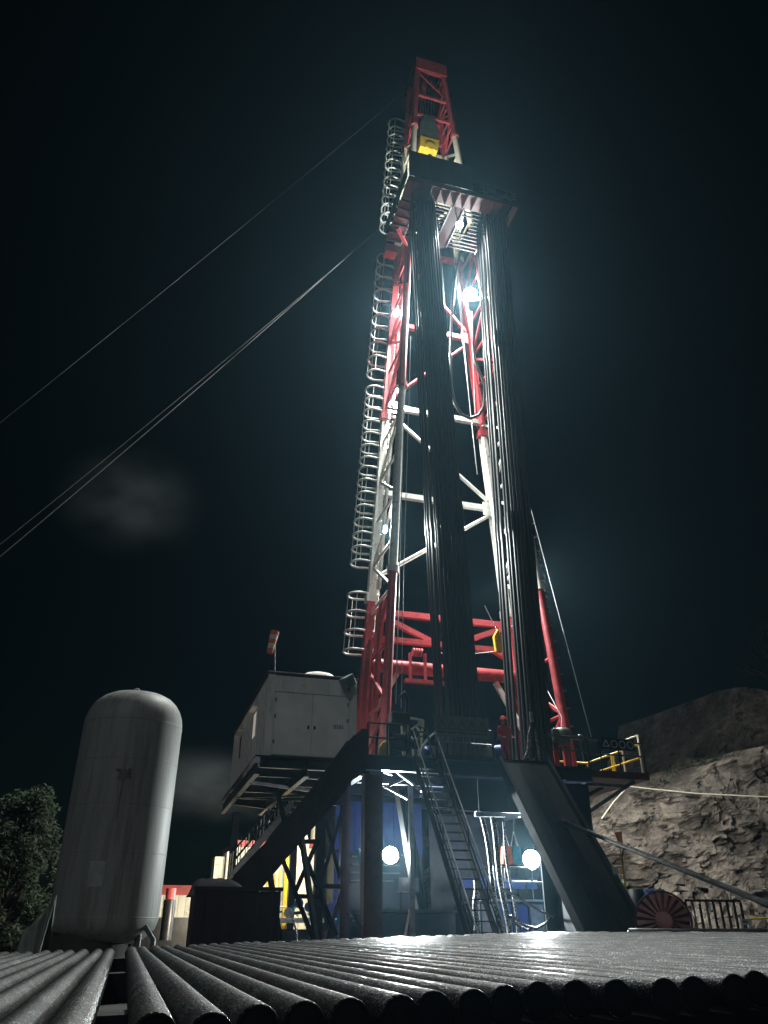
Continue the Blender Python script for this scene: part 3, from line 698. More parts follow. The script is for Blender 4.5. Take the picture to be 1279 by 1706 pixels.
# side apron that closes the ramp's right flank down to the ground
MB().prism([V(13.92, YF+.2, ZF-.6), V(13.92, YF+.2, 0), V(13.92, 20.2, 0), V(13.92, 21.0, RZ(21)-.2)], (.06, 0, 0)).build('side_apron', 'tarp', rp)
MB().prism([V(13.98, YF+.2, ZF-2.2), V(13.98, YF+.2, 0), V(13.98, 21.2, 0)], (1.1, .0, 0)).build('flank_cover', 'tarp', rp)
MB().box((12.0, YF-.1, ZF+.03), (13.95, YF+.5, ZF+.1)).build('ramp_lip', 'ramp_steel', rp)
# pipe drawn up the ramp
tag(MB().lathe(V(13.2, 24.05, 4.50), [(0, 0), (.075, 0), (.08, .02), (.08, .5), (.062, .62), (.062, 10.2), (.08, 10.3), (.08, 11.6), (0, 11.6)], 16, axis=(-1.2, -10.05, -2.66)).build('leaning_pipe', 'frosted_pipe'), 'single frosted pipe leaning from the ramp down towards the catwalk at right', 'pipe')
# catwalk
cwk = thing('catwalk', 'low dark steel catwalk beyond the pipe rack at the foot of the ramp', 'catwalk', (12, 16, 0))
for k in range(8):
    MB().box((9.2+k*.6, 11, 1.12), (9.79+k*.6, 20.3, 1.24)).build('deck_plate', 'dark_steel', cwk)
for Y in (12, 15.5, 19): MB().box((9.3, Y, 0), (14, Y+.25, 1.118)).build('support', 'dark_steel', cwk)
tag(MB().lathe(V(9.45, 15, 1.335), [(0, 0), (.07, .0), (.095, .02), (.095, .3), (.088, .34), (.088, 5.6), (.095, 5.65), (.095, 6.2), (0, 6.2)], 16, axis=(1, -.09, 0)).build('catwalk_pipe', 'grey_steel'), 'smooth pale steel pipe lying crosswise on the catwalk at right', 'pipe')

# ================================================================== ESCAPE SLIDE, BOX, LEFT SIDE
es = thing('escape_slide', 'dark maroon chute sloping from the drill floor down to the left', 'slide', (4.5, 25.5, 0))
def SL(px, py): return P(px, py, Y=25.1)
up_e = [SL(612, 1214), SL(603, 1214), SL(590, 1226), SL(545, 1288), SL(485, 1364), SL(395, 1458), SL(352, 1500)]
lo_e = [SL(390, 1528), SL(434, 1482), SL(505, 1398), SL(570, 1325), SL(612, 1262)]
for Y in (25.1, 26.0):
    MB().prism([V(p.x, Y, p.z) for p in up_e + lo_e], (0, .05, 0)).build('side_wall', 'dark_maroon', es)
    for k in (2, 3, 4): MB().beam(V(up_e[k].x, Y-.012, up_e[k].z), V(up_e[k+1].x, Y-.012, up_e[k+1].z), .02, .07).build('edge_strip', 'dark_maroon', es)
d0, d1 = SL(608, 1252), SL(382, 1512)
MB().beam(V(d0.x, 25.57, d0.z), V(d1.x, 25.57, d1.z), .84, .05).build('chute_floor', 'dark_maroon', es)
for k in range(4):
    q = d0.lerp(d1, .16+.22*k); MB().beam(V(q.x+.1, 25.08, q.z-.28), V(q.x+.5, 25.08, q.z+.42), .05, .035, up=(0,1,0)).build('stiffener', 'dark_maroon', es)
MB().beam(V(4.0, 26.2, 3.4), V(4.9, 26.7, 0), .14, .14).build('slide_prop', 'black_steel', es)
MB().beam(V(5.0, 26.2, 4.3), V(6.0, 26.7, 0), .14, .14).build('slide_prop', 'black_steel', es)
bxh = thing('waste_skip', 'big dark waste skip heaped with covered spoil below the slide', 'skip', (2.9, 24, 0))
s0 = P(322, 1520, Y=23.4).x; s1 = P(466, 1520, Y=23.4).x
MB().box((s0, 23.4, .1), (s1, 25.0, 2.32)).build('skip_body', 'dark_maroon', bxh)
MB().box((s0-.05, 23.33, 2.325), (s1+.05, 23.5, 2.42)).build('skip_rim', 'dark_maroon', bxh)
for k in range(6): MB().box((s0+.15+k*(s1-s0-.4)/5, 23.32, .2), (s0+.25+k*(s1-s0-.4)/5, 23.396, 2.3)).build('skip_rib', 'dark_maroon', bxh)
hp_ = MB(); vs = []; fs = []
for i in range(15):
    for j in range(9):
        x = s0-.15+(s1-s0-.3)*i/14*.82; y = 23.52+1.4*j/8; e = math.sin(math.pi*min(1, max(0, i/14)))**.5*math.sin(math.pi*j/8)**.5
        vs.append((x, y, 2.2+.55*e*(1-.35*i/14)*(1+.5*fbm((x*1.6, y*1.5, 2)))))
for i in range(14):
    for j in range(8): fs.append((i*9+j, (i+1)*9+j, (i+1)*9+j+1, i*9+j+1))
hp_.add(vs, fs, True); hp_.build('heaped_cover', 'black_steel', bxh)

# site cabin on its platform
cb = thing('site_cabin', 'grey control cabin with double doors raised on a platform left of the mast', 'cabin', (5.6, 33, 6.5))
c0, c1 = V(3.9, 28.0, 6.72), V(7.25, 38.2, 9.72)
MB().box(c0, c1).build('cabin_wall', 'cabin_skin', cb, .03)
MB().box((c0.x-.06, c0.y-.06, c1.z+.002), (c1.x+.06, c1.y+.06, c1.z+.12)).build('roof', 'cabin_trim', cb, .02)
for xa, xb, nm in ((c0.x-.02, c0.x+.26, 'corner_post'), (c1.x-.26, c1.x+.02, 'corner_post')):
    MB().box((xa, c0.y-.045, c0.z), (xb, c0.y-.004, c1.z)).build(nm, 'cabin_skin', cb)
MB().box((c0.x+.262, c0.y-.045, c1.z-.62), (c1.x-.262, c0.y-.004, c1.z-.03)).build('header_panel', 'cabin_skin', cb)
MB().box((c0.x+.262, c0.y-.045, c0.z), (c1.x-.262, c0.y-.004, c0.z+.1)).build('door_sill', 'cabin_trim', cb)
dw = (c1.x-c0.x-.6)/2
for k in range(2):
    xa = c0.x+.29+k*(dw+.015)
    dr = MB().box((xa, c0.y-.036, c0.z+.12), (xa+dw, c0.y-.006, c1.z-.65)).build('door', 'door_skin', cb, .01)
    hx = xa+dw-.14 if k == 0 else xa+.08
    MB().box((hx, c0.y-.075, c0.z+1.08), (hx+.06, c0.y-.038, c0.z+1.2)).build('handle', 'ink', dr)
    for z in (.5, 1.4, 2.0): MB().box((xa+.0 if k == 0 else xa+dw-.06, c0.y-.05, c0.z+z), (xa+.06 if k == 0 else xa+dw, c0.y-.037, c0.z+z+.14)).build('hinge', 'grey_steel', dr)
text_mesh('unit_number', '8585', .20, 'ink', (c1.x-.66, c0.y-.038, c0.z+1.22), (R(90), 0, 0), cb)
MB().tube(V(5.22, c0.y-.075, c1.z-.28), V(5.22, c0.y-.046, c1.z-.28), .085, n=18).build('round_vent', 'white_paint', cb)
# left side: ribs, window, door
for k in range(22):
    y = c0.y+.3+k*.46; MB().box((c0.x-.04, y, c0.z+.05), (c0.x-.003, y+.2, c1.z-.1)).build('wall_rib', 'cabin_skin', cb)
for y, hgt in ((30.2, .9), (34.6, .9)):
    wn = MB().box((c0.x-.06, y, 8.0), (c0.x-.041, y+.85, 8.0+hgt)).build('window', 'window_glow' if y < 31 else 'glass_dark', cb)
    MB().box((c0.x-.28, y-.1, 8.12+hgt), (c0.x-.041, y+.95, 8.16+hgt)).build('awning', 'white_paint', wn)
    for q in (y-.06, y+.85): MB().box((c0.x-.075, q, 7.97), (c0.x-.041, q+.05, 8.03+hgt)).build('frame', 'white_paint', wn)
cl = tag(MB().lathe(V(5.9, 28.6, 9.85), [(.62, 0), (.6, .08), (.45, .22), (.2, .3), (0.0, .32)], 16).build('covered_dish', 'white_cloth'), 'pale rounded cloth bundle lying on the cabin roof', 'cloth bundle'); cl.scale = (1.15, .8, .9)
pf = thing('cabin_platform', 'dark steel platform on braced legs carrying the grey cabin', 'platform', (5.5, 32, 0))
ZP = 6.5
for Y in (27.6, 29.4, 31.3, 33.2, 35.1, 37.0): MB().ibeam(V(3.75, Y, ZP-.02), V(7.05, Y, ZP-.02), .18, .34).build('cross_beam', 'dark_steel', pf)
for X in (3.66, 5.4, 7.1): MB().ibeam(V(X, 27.5, ZP-.25), V(X, 38.4, ZP-.25), .18, .36).build('bearer', 'dark_steel', pf)
MB().box((3.56, 27.45, ZP+.155), (7.2, 38.5, ZP+.2)).build('deck_plate', 'dark_steel', pf)
for a, b in (((3.7, 29.4, ZP-.4), (7.0, 31.2, ZP-.4)), ((3.7, 33.1, ZP-.4), (7.0, 31.3, ZP-.45)), ((3.7, 35, ZP-.4), (7, 37, ZP-.4))):
    MB().beam(V(*a), V(*b), .1, .1).build('wind_brace', 'dark_steel', pf)
XA, XB = P(531, 1450, Y=27.7).x, P(573, 1450, Y=27.7).x
for X, Y in ((XA, 27.7), (XB, 27.7), (4.2, 37.5), (6.9, 37.5)):
    MB().beam(V(X, Y, 0), V(X, Y, ZP-.45), .3, .3).build('leg', 'navy_paint', pf)
for z0, z1 in ((.2, 2.6), (2.7, 5.2)):
    MB().beam(V(XA+.05, 27.72, z0), V(XB-.05, 27.72, z1), .12, .12).build('brace', 'navy_paint', pf)
    MB().beam(V(XB-.05, 27.85, z0), V(XA+.05, 27.85, z1), .12, .12).build('brace', 'navy_paint', pf)
    MB().beam(V(XA+.05, 27.66, z1+.05), V(XB-.05, 27.66, z1+.05), .12, .14).build('brace', 'navy_paint', pf)
for (a, b) in (((497, 1398), (560, 1558)), ((468, 1425), (522, 1566)), ((527, 1405), (489, 1492)), ((500, 1402), (531, 1402)), ((489, 1493), (531, 1494))):
    MB().beam(P(*a, Y=27.3), P(*b, Y=27.3), .13, .13).build('brace', 'black_steel', pf)
MB().beam(P(462, 1320, Y=28.6), P(478, 1385, Y=27.5), .14, .14).build('brace', 'black_steel', pf)

# ================================================================== VERTICAL TANK
tk = thing('storage_tank', 'tall grey vertical storage tank with domed top and rust streaks at left', 'tank', (-.42, 21.2, 0))
tx, ty, tr = -.46, 21.5, 1.24
prof = [(0.0, 1.0), (.5, 1.04), (.95, 1.2), (1.18, 1.42), (tr, 1.62), (tr, 6.05)]
prof += [(tr*math.cos(a_)**.62, 6.05+.9*math.sin(a_)) for a_ in [R(q) for q in (8, 18, 30, 42, 54, 66, 76, 84)]] + [(0.0, 6.95)]
MB().lathe((tx, ty, 0), prof, 64).build('shell', 'tank_paint', tk)
for z in (1.64, 3.0, 4.05, 5.1, 6.05):
    MB().lathe((tx, ty, z), [(tr-.002, -.014), (tr+.006, -.01), (tr+.006, .01), (tr-.002, .014)], 64).build('weld_seam', 'tank_paint', tk)
MB().path([V(tx-.05+.07*math.cos(t), ty-.35, 6.90+.09*math.sin(t)) for t in [math.pi*q/8 for q in range(9)]], .03, 6).build('lifting_lug', 'tank_paint', tk)
MB().lathe((tx-.5, ty-.62, 6.62), [(.0, .16), (.2, .15), (.22, .12), (.22, -.1)], 18, axis=(-.3, -.45, .85)).build('manhole_cover', 'tank_paint', tk)
def on_tank(ang, z, r=.0): return V(tx+(tr+r)*math.sin(ang), ty-(tr+r)*math.cos(ang), z)
mq = MB(); ring = []
for i in range(28):
    t = 2*math.pi*i/28; q = 1+.8*fbm((math.cos(t)*1.7, math.sin(t)*1.7, 7))
    ring.append(on_tank(-.02+.13*q*math.cos(t), 4.72+(.13 if math.sin(t) > 0 else .2)*q*math.sin(t), .004))
mq.add(ring+[on_tank(-.02, 4.72, .006)], [(i, (i+1) % 28, 28) for i in range(28)]); mq.build('dark_stain', 'tank_stain', tk)
for k, (da, z0, z1, wd) in enumerate(((-.10, 4.72, 4.2, .012), (-.03, 4.66, 3.7, .018), (.06, 4.7, 4.05, .010), (.10, 4.74, 4.4, .014))):
    MB().add([on_tank(da-wd, z0, .003), on_tank(da+wd, z0, .003), on_tank(da+wd*.4, z1, .003), on_tank(da-wd*.4, z1, .003)], [(3, 2, 1, 0)]).build('rust_run', 'tank_stain', tk)
np_ = MB()
for i in range(4):
    a0, a1 = -.38+i*.07, -.38+(i+1)*.07
    np_.add([on_tank(a0, 2.25, .012), on_tank(a1, 2.25, .012), on_tank(a1, 2.78, .012), on_tank(a0, 2.78, .012)], [(0,1,2,3)])
np_.build('name_plate', 'tank_plate', tk)
MB().lathe((tx-.25, ty, 0), [(.92, 0), (.92, 1.3), (.7, 1.3)], 32).build('skirt', 'tank_rust', tk)
for a_ in (.95,):
    p = V(tx+1.0*math.sin(a_), ty-1.0*math.cos(a_), 0); MB().tube(p, p+V(0, 0, 1.75), .075, n=10).build('leg', 'grey_steel', tk)
MB().path([V(tx+.9, ty-.7, 1.5), V(tx+1.15, ty-.7, 1.2), V(tx+1.15, ty-.7, .2)], .06, 8).build('drain_pipe', 'grey_steel', tk)

# ================================================================== BACKGROUND PLANT AT LEFT
def container(name, label, x0, x1, y0, y1, z0, z1, group=None, ribs=9, trim='red_paint'):
    t = thing(name, label, 'container', ((x0+x1)/2, (y0+y1)/2, z0), group)
    MB().box((x0, y0, z0), (x1, y1, z1)).build('wall', 'white_paint', t)
    MB().box((x0-.04, y0-.05, z1-.28), (x1+.04, y1+.04, z1+.02)).build('top_rail', trim, t)
    for k in range(ribs):
        xa = x0+.06+k*(x1-x0-.12)/ribs
        MB().box((xa, y0-.035, z0+.12), (xa+(x1-x0)/ribs*.6, y0-.003, z1-.3)).build('wall_rib', 'white_paint', t)
    return t
a = P(278, 1500, Y=30); b = P(325, 1500, Y=30)
ca = container('container', 'white container with red top rail standing low between tank and skip', a.x-.9, b.x, 30, 36, .6, P(300, 1476, Y=30).z, ribs=7)
MB().box((a.x-.9, 29.93, .3), (b.x, 29.98, 1.75)).build('kick_panel', 'dark_steel', ca)
sp = P(283, 1500, Y=28.5)
fs_ = thing('fuel_drum', 'grey cylinder with red cap in front of the low white container', 'drum', (sp.x, 28.5, 0))
MB().tube(V(sp.x, 28.5, 1.1), V(sp.x, 28.5, P(283, 1499, Y=28.5).z), .19, n=16).build('drum_body', 'dark_steel', fs_)
MB().tube(V(sp.x, 28.5, P(283, 1498.5, Y=28.5).z), V(sp.x, 28.5, P(283, 1480, Y=28.5).z), .16, n=16).build('cap', 'red_paint', fs_)
MB().box((sp.x-.2, 28.3, 0), (sp.x+.2, 28.7, 1.098)).build('stand', 'dark_steel', fs_)
a = P(391, 1430, Y=43); b = P(452, 1430, Y=43)
container('container', 'white corrugated container with red top rail behind the slide', a.x, b.x+2.2, 43, 49, 1.5, P(420, 1401, Y=43).z, ribs=14)
a = P(357, 1440, Y=42); b = P(374, 1440, Y=42)
hb = thing('vent_box', 'pale square vent box left of the corrugated container', 'vent', (a.x, 42, 1.5))
MB().box((a.x, 42, 2.6), (b.x, 43.4, P(365, 1427, Y=42).z)).build('housing', 'white_paint', hb)
MB().box((a.x+.1, 41.96, 3.5), (b.x-.1, 41.995, 3.6)).build('ledge', 'white_paint', hb)
MB().box((b.x+.03, 41.8, 2.6), (P(389, 1440, Y=42).x, 43.2, P(380, 1419, Y=42).z)).build('side_cabinet', 'white_paint', hb, .06)
MB().box((a.x-.1, 41.9, 0), (b.x+.9, 43.4, 2.597)).build('plinth', 'dark_steel', hb)
# white silos, yellow frame and rails of the mud plant
for k, (px0, px1, py, Y) in enumerate(((490, 517, 1402, 40.5), (519, 533, 1385, 43))):
    a = P(px0, 1450, Y=Y).x; b = P(px1, 1450, Y=Y).x
    s_ = thing('mud_silo', ('wide white cylindrical silo lit warmly below the cabin platform', 'narrow white silo standing behind the wide one')[k], 'silo', ((a+b)/2, Y, 0))
    zt_ = P(px0, py, Y=Y).z
    MB().lathe(((a+b)/2, Y+.6, 0), [((b-a)/2, .9), ((b-a)/2, zt_), ((b-a)/2*.6, zt_+.5), (0.0, zt_+.6)], 28).build('silo_wall', 'cream_paint', s_)
    MB().box((a-.1, Y-.1, 0), (b+.1, Y+1.4, .9)).build('skirt', 'grey_steel', s_)
yf = thing('mud_walkway', 'yellow posts and railed walkway beside the white silo', 'walkway', (5.8, 39.5, 0))
for px, wdt in ((474, .16), (463, .07), (456, .07), (449, .07), (443, .06)):
    p = P(px, 1500, Y=39.5); MB().box((p.x-wdt/2, 39.4, .9), (p.x+wdt/2, 39.6, P(px, 1416 if px > 470 else 1440+(474-px)*.9, Y=39.5).z)).build('post', 'yellow_paint', yf)
p0 = P(430, 1497, Y=39.3); p1 = P(532, 1497, Y=39.3)
MB().box((p0.x, 39.2, .7), (p1.x, 41.0, 1.2)).build('mud_deck', 'grey_steel', yf)
rail(yf, [V(p0.x, 39.25, 1.2), V(p1.x, 39.25, 1.2)], [V(p0.x+(p1.x-p0.x)*q/6, 39.25, 1.2) for q in range(7)], 'cream_paint')
# dark machinery under the mud deck: pumps and pipe manifold
pm = thing('pump_manifold', 'cluster of frosted pipes and valves under the cabin platform', 'pump', (6.2, 29.8, 0))
rn = random.Random(3)
for k in range(16):
    p = P(470+k*6.5, 1525+rn.uniform(-18, 30), Y=29.5+rn.uniform(0, 1.2)); q = p+V(rn.uniform(-.35, .35), rn.uniform(-.2, .2), rn.uniform(-1.1, .5)); q.z = max(q.z, .15); p.z = max(p.z, .3)
    MB().path([p, p.lerp(q, .5)+V(rn.uniform(-.15, .15), 0, 0), q], rn.uniform(.03, .06), 7).build('pipe_run', rn.choice(('frosted_hose', 'teal_paint', 'grey_steel', 'dark_steel')), pm)
for k in range(6):
    p = P(480+k*17, 1512+rn.uniform(-8, 20), Y=29.8); p.z = max(p.z, .5)
    MB().tube(p, p+V(0, -.12, 0), .16, n=14).build('valve_wheel', rn.choice(('dark_steel', 'blue_paint', 'white_paint')), pm)
MB().box((P(466, 1500, Y=30.2).x, 30.2, 0), (P(560, 1500, Y=30.2).x, 31.4, 1.4)).build('pump_body', 'dark_steel', pm, .05)
MB().box((P(468, 1500, Y=30).x, 29.9, 1.6), (P(540, 1500, Y=30).x, 31.6, 1.75)).build('snowy_deck', 'white_paint', pm)
# stair behind the slide
s2 = thing('rear_stair', 'pale railed stair rising behind the slide to the cabin platform', 'stair', (4.4, 36, 0))
q0, q1 = P(385, 1462, Y=36), P(487, 1338, Y=36)
for dy in (0, .9):
    MB().beam(q0+V(0, dy, 0), q1+V(0, dy, 0), .06, .26).build('stringer', 'grey_steel', s2)
    for h in (1.0, .55): MB().path([q0+V(0, dy, h), q1+V(0, dy, h)], .03, 6).build('handrail', 'dark_steel', s2)
    for k in range(9):
        p = q0.lerp(q1, k/8)+V(0, dy, 0); MB().path([p, p+V(0, 0, 1.0)], .025, 6).build('rail_post', 'dark_steel' if k % 2 else 'white_paint', s2)
for k in range(16):
    p = q0.lerp(q1, (k+.5)/16); MB().box((p.x-.13, 36.04, p.z-.02), (p.x+.13, 36.86, p.z+.02)).build('tread', 'grey_steel', s2)
MB().beam(q0+V(.3, .45, 0), V(q0.x+.3, 36.45, 0), .2, .2).build('support', 'dark_steel', s2)

# ================================================================== UNDER THE FLOOR
# blue wall panels of the accumulator house behind
bh = thing('blue_house', 'blue ribbed equipment housing under the drill floor', 'equipment housing', (8.4, 31.5, 0))
for k in range(9):
    xa = 7.4+k*.4
    zlo = .2 if k < 1 else 4.0
    MB().box((xa, 31.5, zlo), (xa+.385, 31.6, 5.9)).build('wall_panel', 'blue_paint', bh)
MB().box((7.4, 31.61, .1), (11.0, 34.0, 5.7)).build('house_body', 'navy_paint', bh)
for k in range(4): MB().box((8.05, 31.35, 3.0+k*.28), (10.0, 31.48, 3.05+k*.28)).build('shelf_rail', 'grey_steel', bh)
for z in (4.0, 5.2): MB().box((7.3, 31.4, z), (8.0, 31.495, z+.1)).build('wall_rail', 'navy_paint', bh)
# dark mud tank in front, left of the stair
mt = thing('low_tank', 'low black tank behind the stair under the drill floor', 'tank', (9, 28.5, 0))
MB().box((7.9, 28.2, 0), (11.0, 30.2, 1.9)).build('tank_body', 'navy_paint', mt, .03)
MB().box((7.85, 28.14, 1.905), (11.05, 30.25, 2.0)).build('tank_rim', 'dark_steel', mt)
MB().beam(V(9.3, 28.1, 2.0), V(9.05, 28.1, .9), .06, .08).build('bracket_strut', 'white_paint', mt)
MB().box((9.0, 28.4, 2.55), (9.75, 28.9, 3.0)).build('control_box', 'grey_steel', mt)
for X in (9.15, 9.55): MB().beam(V(X, 28.6, 2.0), V(X, 28.6, 2.55), .06, .06).build('box_leg', 'dark_steel', mt)
# teal slanted ram left
tag(MB().tube(P(596, 1415, Y=28.6), P(612, 1480, Y=28.2), .08, n=12).build('hydraulic_ram', 'teal_paint'), 'slanted pale teal hydraulic ram left of the lower left lamp', 'hydraulic ram')
# blue tank with walkway under the ramp
bt = thing('blue_tank', 'bright blue mud tank with railing under the ramp', 'tank', (12.8, 29.5, 0))
xa, xb = P(800, 1520, Y=29).x, P(985, 1520, Y=29).x
for k in range(7):
    x0_ = xa+k*(xb-xa)/7
    MB().box((x0_, 29.0, .1), (x0_+(xb-xa)/7-.04, 29.1, 2.2)).build('wall_panel', 'blue_paint' if k in (1, 2, 4) else 'grey_steel', bt)
    MB().box((x0_-.03, 28.94, .1), (x0_+.03, 28.995, 2.3)).build('stiffener', 'navy_paint', bt)
MB().box((xa, 29.11, .1), (xb, 31.5, 2.25)).build('tank_body', 'navy_paint', bt)
MB().box((xa, 28.7, 2.30), (xb, 29.3, 2.36)).build('walkway', 'grey_steel', bt)
MB().box((xa, 30.6, 2.8), (xb, 30.8, 3.15)).build('upper_beam', 'blue_paint', bt)
rail(bt, [V(xa, 29.2, 2.36), V(xb, 29.2, 2.36)], [V(xa+(xb-xa)*q/4, 29.2, 2.36) for q in range(5)], 'dark_steel')
MB().box((11.4, 31.8, .1), (15.2, 31.9, 5.6)).build('back_wall', 'dark_steel', bt)
# frosted vertical hoses hanging behind the stair
for k, (px, pb) in enumerate(((803, 836), (819, 848), (836, 862))):
    pts = [P(px + (pb-px)*t + 2*math.sin(7*t+k), 1362+(1556-1362)*t, Y=26.9-.4*t) for t in [q/12 for q in range(13)]]
    tag(MB().path(pts, (.08, .10, .045)[k], 10).build('frosted_hose', 'frosted_hose'), ('frost-crusted hose hanging nearest the stair', 'middle frost-crusted hose hanging beside the stair', 'frost-crusted hose hanging nearest the orange bag')[k], 'hose')
pts = [P(793+1.5*math.sin(k), 1465+k*9.5, Y=27.2) for k in range(10)]
tag(MB().path(pts, .11, 8).build('frosted_hose', 'frosted_hose'), 'white frosted hose seen through the stair treads', 'hose')
# bags on hooks
for nm, m, px0, px1, lb in (('hanging_bag', 'orange_cloth', 836, 850, 'orange bag hanging left of the lower right lamp'), ('hanging_bag', 'teal_paint', 851, 865, 'pale teal bag hanging beside the orange one')):
    a, b = P(px0, 1440, Y=27.6), P(px1, 1410, Y=27.6)
    t_ = thing(nm, lb, 'bag', ((a.x+b.x)/2, 27.6, a.z))
    mb = MB().prism([(a.x-.02, 27.45, a.z), (b.x+.05, 27.45, a.z), (b.x-.03, 27.45, b.z), (a.x+.05, 27.45, b.z)], (0, .28, 0)); mb.build('bag_body', m, t_, .05)
    MB().path([V(a.x+.06, 27.6, b.z), V((a.x+b.x)/2, 27.6, b.z+.5), V(b.x-.05, 27.6, b.z)], .02, 5).build('bag_strap', 'grey_steel', t_)
    MB().path([V((a.x+b.x)/2, 27.6, b.z+.5), V((a.x+b.x)/2+.08, 27.5, 5.3)], .02, 5).build('hook_line', 'dark_steel', t_)
# loose cables under the ramp
for k, (lb, pp) in enumerate((('pale frosted cable sagging from the frosted hoses to the right', [(834, 1478), (870, 1500), (900, 1518), (922, 1527)]),
        ('upper of two frosted cables drooping low under the ramp', [(841, 1523), (858, 1530), (875, 1542), (893, 1547), (910, 1538), (915, 1528)]),
        ('lower of two frosted cables drooping low under the ramp', [(843, 1524), (856, 1536), (868, 1545), (880, 1549)]))):
    tag(MB().path([P(x, y, Y=26.3) for x, y in pp], .045, 7).build('loose_cable', 'frosted_hose' if k else 'wire'), lb, 'cable')
# short frosted hose at lower left post
tag(MB().path([P(x, y, Y=26.4) for x, y in ((580, 1521), (590, 1536), (600, 1543), (606, 1540))], .05, 7).build('loose_hose', 'frosted_hose'), 'short frosted hose curled at the left post', 'hose')

# ================================================================== FLOOD LAMPS
def lamp(loc, direc, r, lens, label, group=None, bracket=None):
    loc = V(*loc); d = Vector(direc).normalized()
    t = thing('flood_lamp', label, 'lamp', loc, group)
    MB().lathe(loc, [(0, -r*.9), (r*.55, -r*.85), (r*.8, -r*.5), (r*1.12, -.02), (r*1.12, .03), (r*1.02, .03), (r*1.02, 0.0)], 20, axis=d).build('housing', 'dark_steel', t)
    MB().lathe(loc, [(r*.98, .012), (r*.6, .02), (0, .022)], 20, axis=d).build('lens', lens, t)
    if bracket is not None: MB().path([loc-d*(r*.8), Vector(bracket)], .035, 6).build('bracket', 'dark_steel', t)
    return t
p = P(783, 490, Y=33.0); lamp(p, (-.35, -.55, -1.25), .40, 'flood_lens', 'big flood lamp glaring on the right mast leg', None, CP(1, 1, p.z))
p = P(765, 375, Y=28.2); lamp(p, (-.15, -.6, -1.0), .21, 'flood_lens_board', 'flood lamp just under the racking board', None, p+V(-.1, .12, .95))
p = P(660, 521, Y=32.5); lamp(p, (.35, -1, -1.2), .19, 'flood_lens_small', 'small flood lamp on the left mast leg', None, p+V(.2, .5, .1))
p = P(650, 1425, Y=30.6); lamp(p, (-.2, -1, .1), .30, 'flood_lens_low', 'flood lamp under the drill floor left of the stair', None, p+V(-.1, .7, .1))
p = P(885, 1432, Y=29.7); lamp(p, (-.1, -1, .0), .34, 'flood_lens_low', 'flood lamp under the drill floor beside the ramp', None, p+V(0, .7, -1.1))
p = P(641, 882, Y=32.0); lamp(p, (.85, -.8, -.35), .17, 'flood_lens', 'small lamp low on the left mast leg', None, p+V(.1, .4, .1))
p = P(664, 650, Y=33.3); lamp(p, (-.15, -.1, -1), .15, 'flood_lens_small', 'lamp tucked behind the left column at the colour change', None, p+V(.2, .4, .2))
p = P(868, 960, Y=36); lamp(p, (-.25, -.55, -1), .2, 'flood_lens_small', 'lamp on the rear of the mast behind the right pipe stands', None, p+V(-.4, -1.2, .3))
p = P(446, 1368, Y=38); lamp(p, (-.15, .8, -.7), .1, 'warm_lens', 'small round lamp at the top of the rear stair', None, p+V(0, .2, .8))
p = P(526, 1366, Y=37.5); lamp(p, (-.35, .7, -.9), .2, 'warm_lens', 'warm lamp lighting the white silo', None, p+V(.1, -.1, .8))

p = V(12.3, 30.0, 40.8); lamp(p, (.05, .3, 1), .095, 'flood_lens_small', 'lamp above the racking board shining up at the travelling block', None, p+V(0, 0, -3.2))
p = V(18.3, 30.9, 8.9); lamp(p, (.75, .62, -.06), .125, 'flood_lens_small', 'lamp on the rear of the right wing shining at the cliff', None, p+V(-.1, -.3, -1.2))
p = V(2.9, 26.6, 1.7); lamp(p, (-.7, .6, .1), .11, 'warm_lens', 'low lamp behind the skip lighting the white container', None, V(2.9, 26.5, 0))
# ================================================================== ON THE DRILL FLOOR
ah = thing('air_hoist', 'dark air hoist with drum and hanging hook at the left front of the floor', 'winch', (8.75, 27.1, ZF))
hx, hy = 8.6, 27.1
MB().box((hx-.45, hy-.35, ZF), (hx+.45, hy+.35, ZF+.18)).build('base', 'dark_steel', ah)
for s in (-.42, .36): MB().prism([(hx+s, hy-.32, ZF+.18), (hx+s, hy+.32, ZF+.18), (hx+s, hy+.2, ZF+1.35), (hx+s, hy-.2, ZF+1.35)], (.07, 0, 0)).build('side_frame', 'dark_steel', ah)
MB().tube(V(hx-.33, hy, ZF+.7), V(hx+.34, hy, ZF+.7), .3, n=18).build('drum', 'dark_steel', ah)
for s in (-.3, .3): MB().tube(V(hx+s-.02, hy, ZF+.7), V(hx+s+.02, hy, ZF+.7), .42, n=18).build('drum_flange', 'dark_steel', ah)
MB().tube(V(hx+.43, hy, ZF+.7), V(hx+.8, hy, ZF+.7), .2, n=14).build('motor', 'dark_steel', ah)
MB().box((hx-.3, hy-.25, ZF+1.36), (hx+.42, hy+.25, ZF+1.75)).build('guard_hood', 'dark_steel', ah, .05)
MB().path([V(hx+.35, hy, ZF+1.72), V(hx+.4, hy, ZF+2.3), V(hx+.28, hy, ZF+2.55), V(hx+.1, hy, ZF+2.35)], .07, 8).build('hook', 'dark_steel', ah)
for k in range(3): MB().path([V(hx+.75, hy-.1, ZF+.9+k*.2), V(hx+1.05, hy-.2, ZF+1.0+k*.1), V(hx+1.2, hy-.25, ZF+.4), V(hx+1.25+k*.05, hy-.3, ZF)], .035, 7).build('air_hose', 'rubber', ah)
jc = thing('jerrycan', 'yellow plastic jerrycan on the floor edge in front of the red leg', 'jerrycan', (8.05, 26.6, ZF))
j = P(638, 1243, Y=26.6)
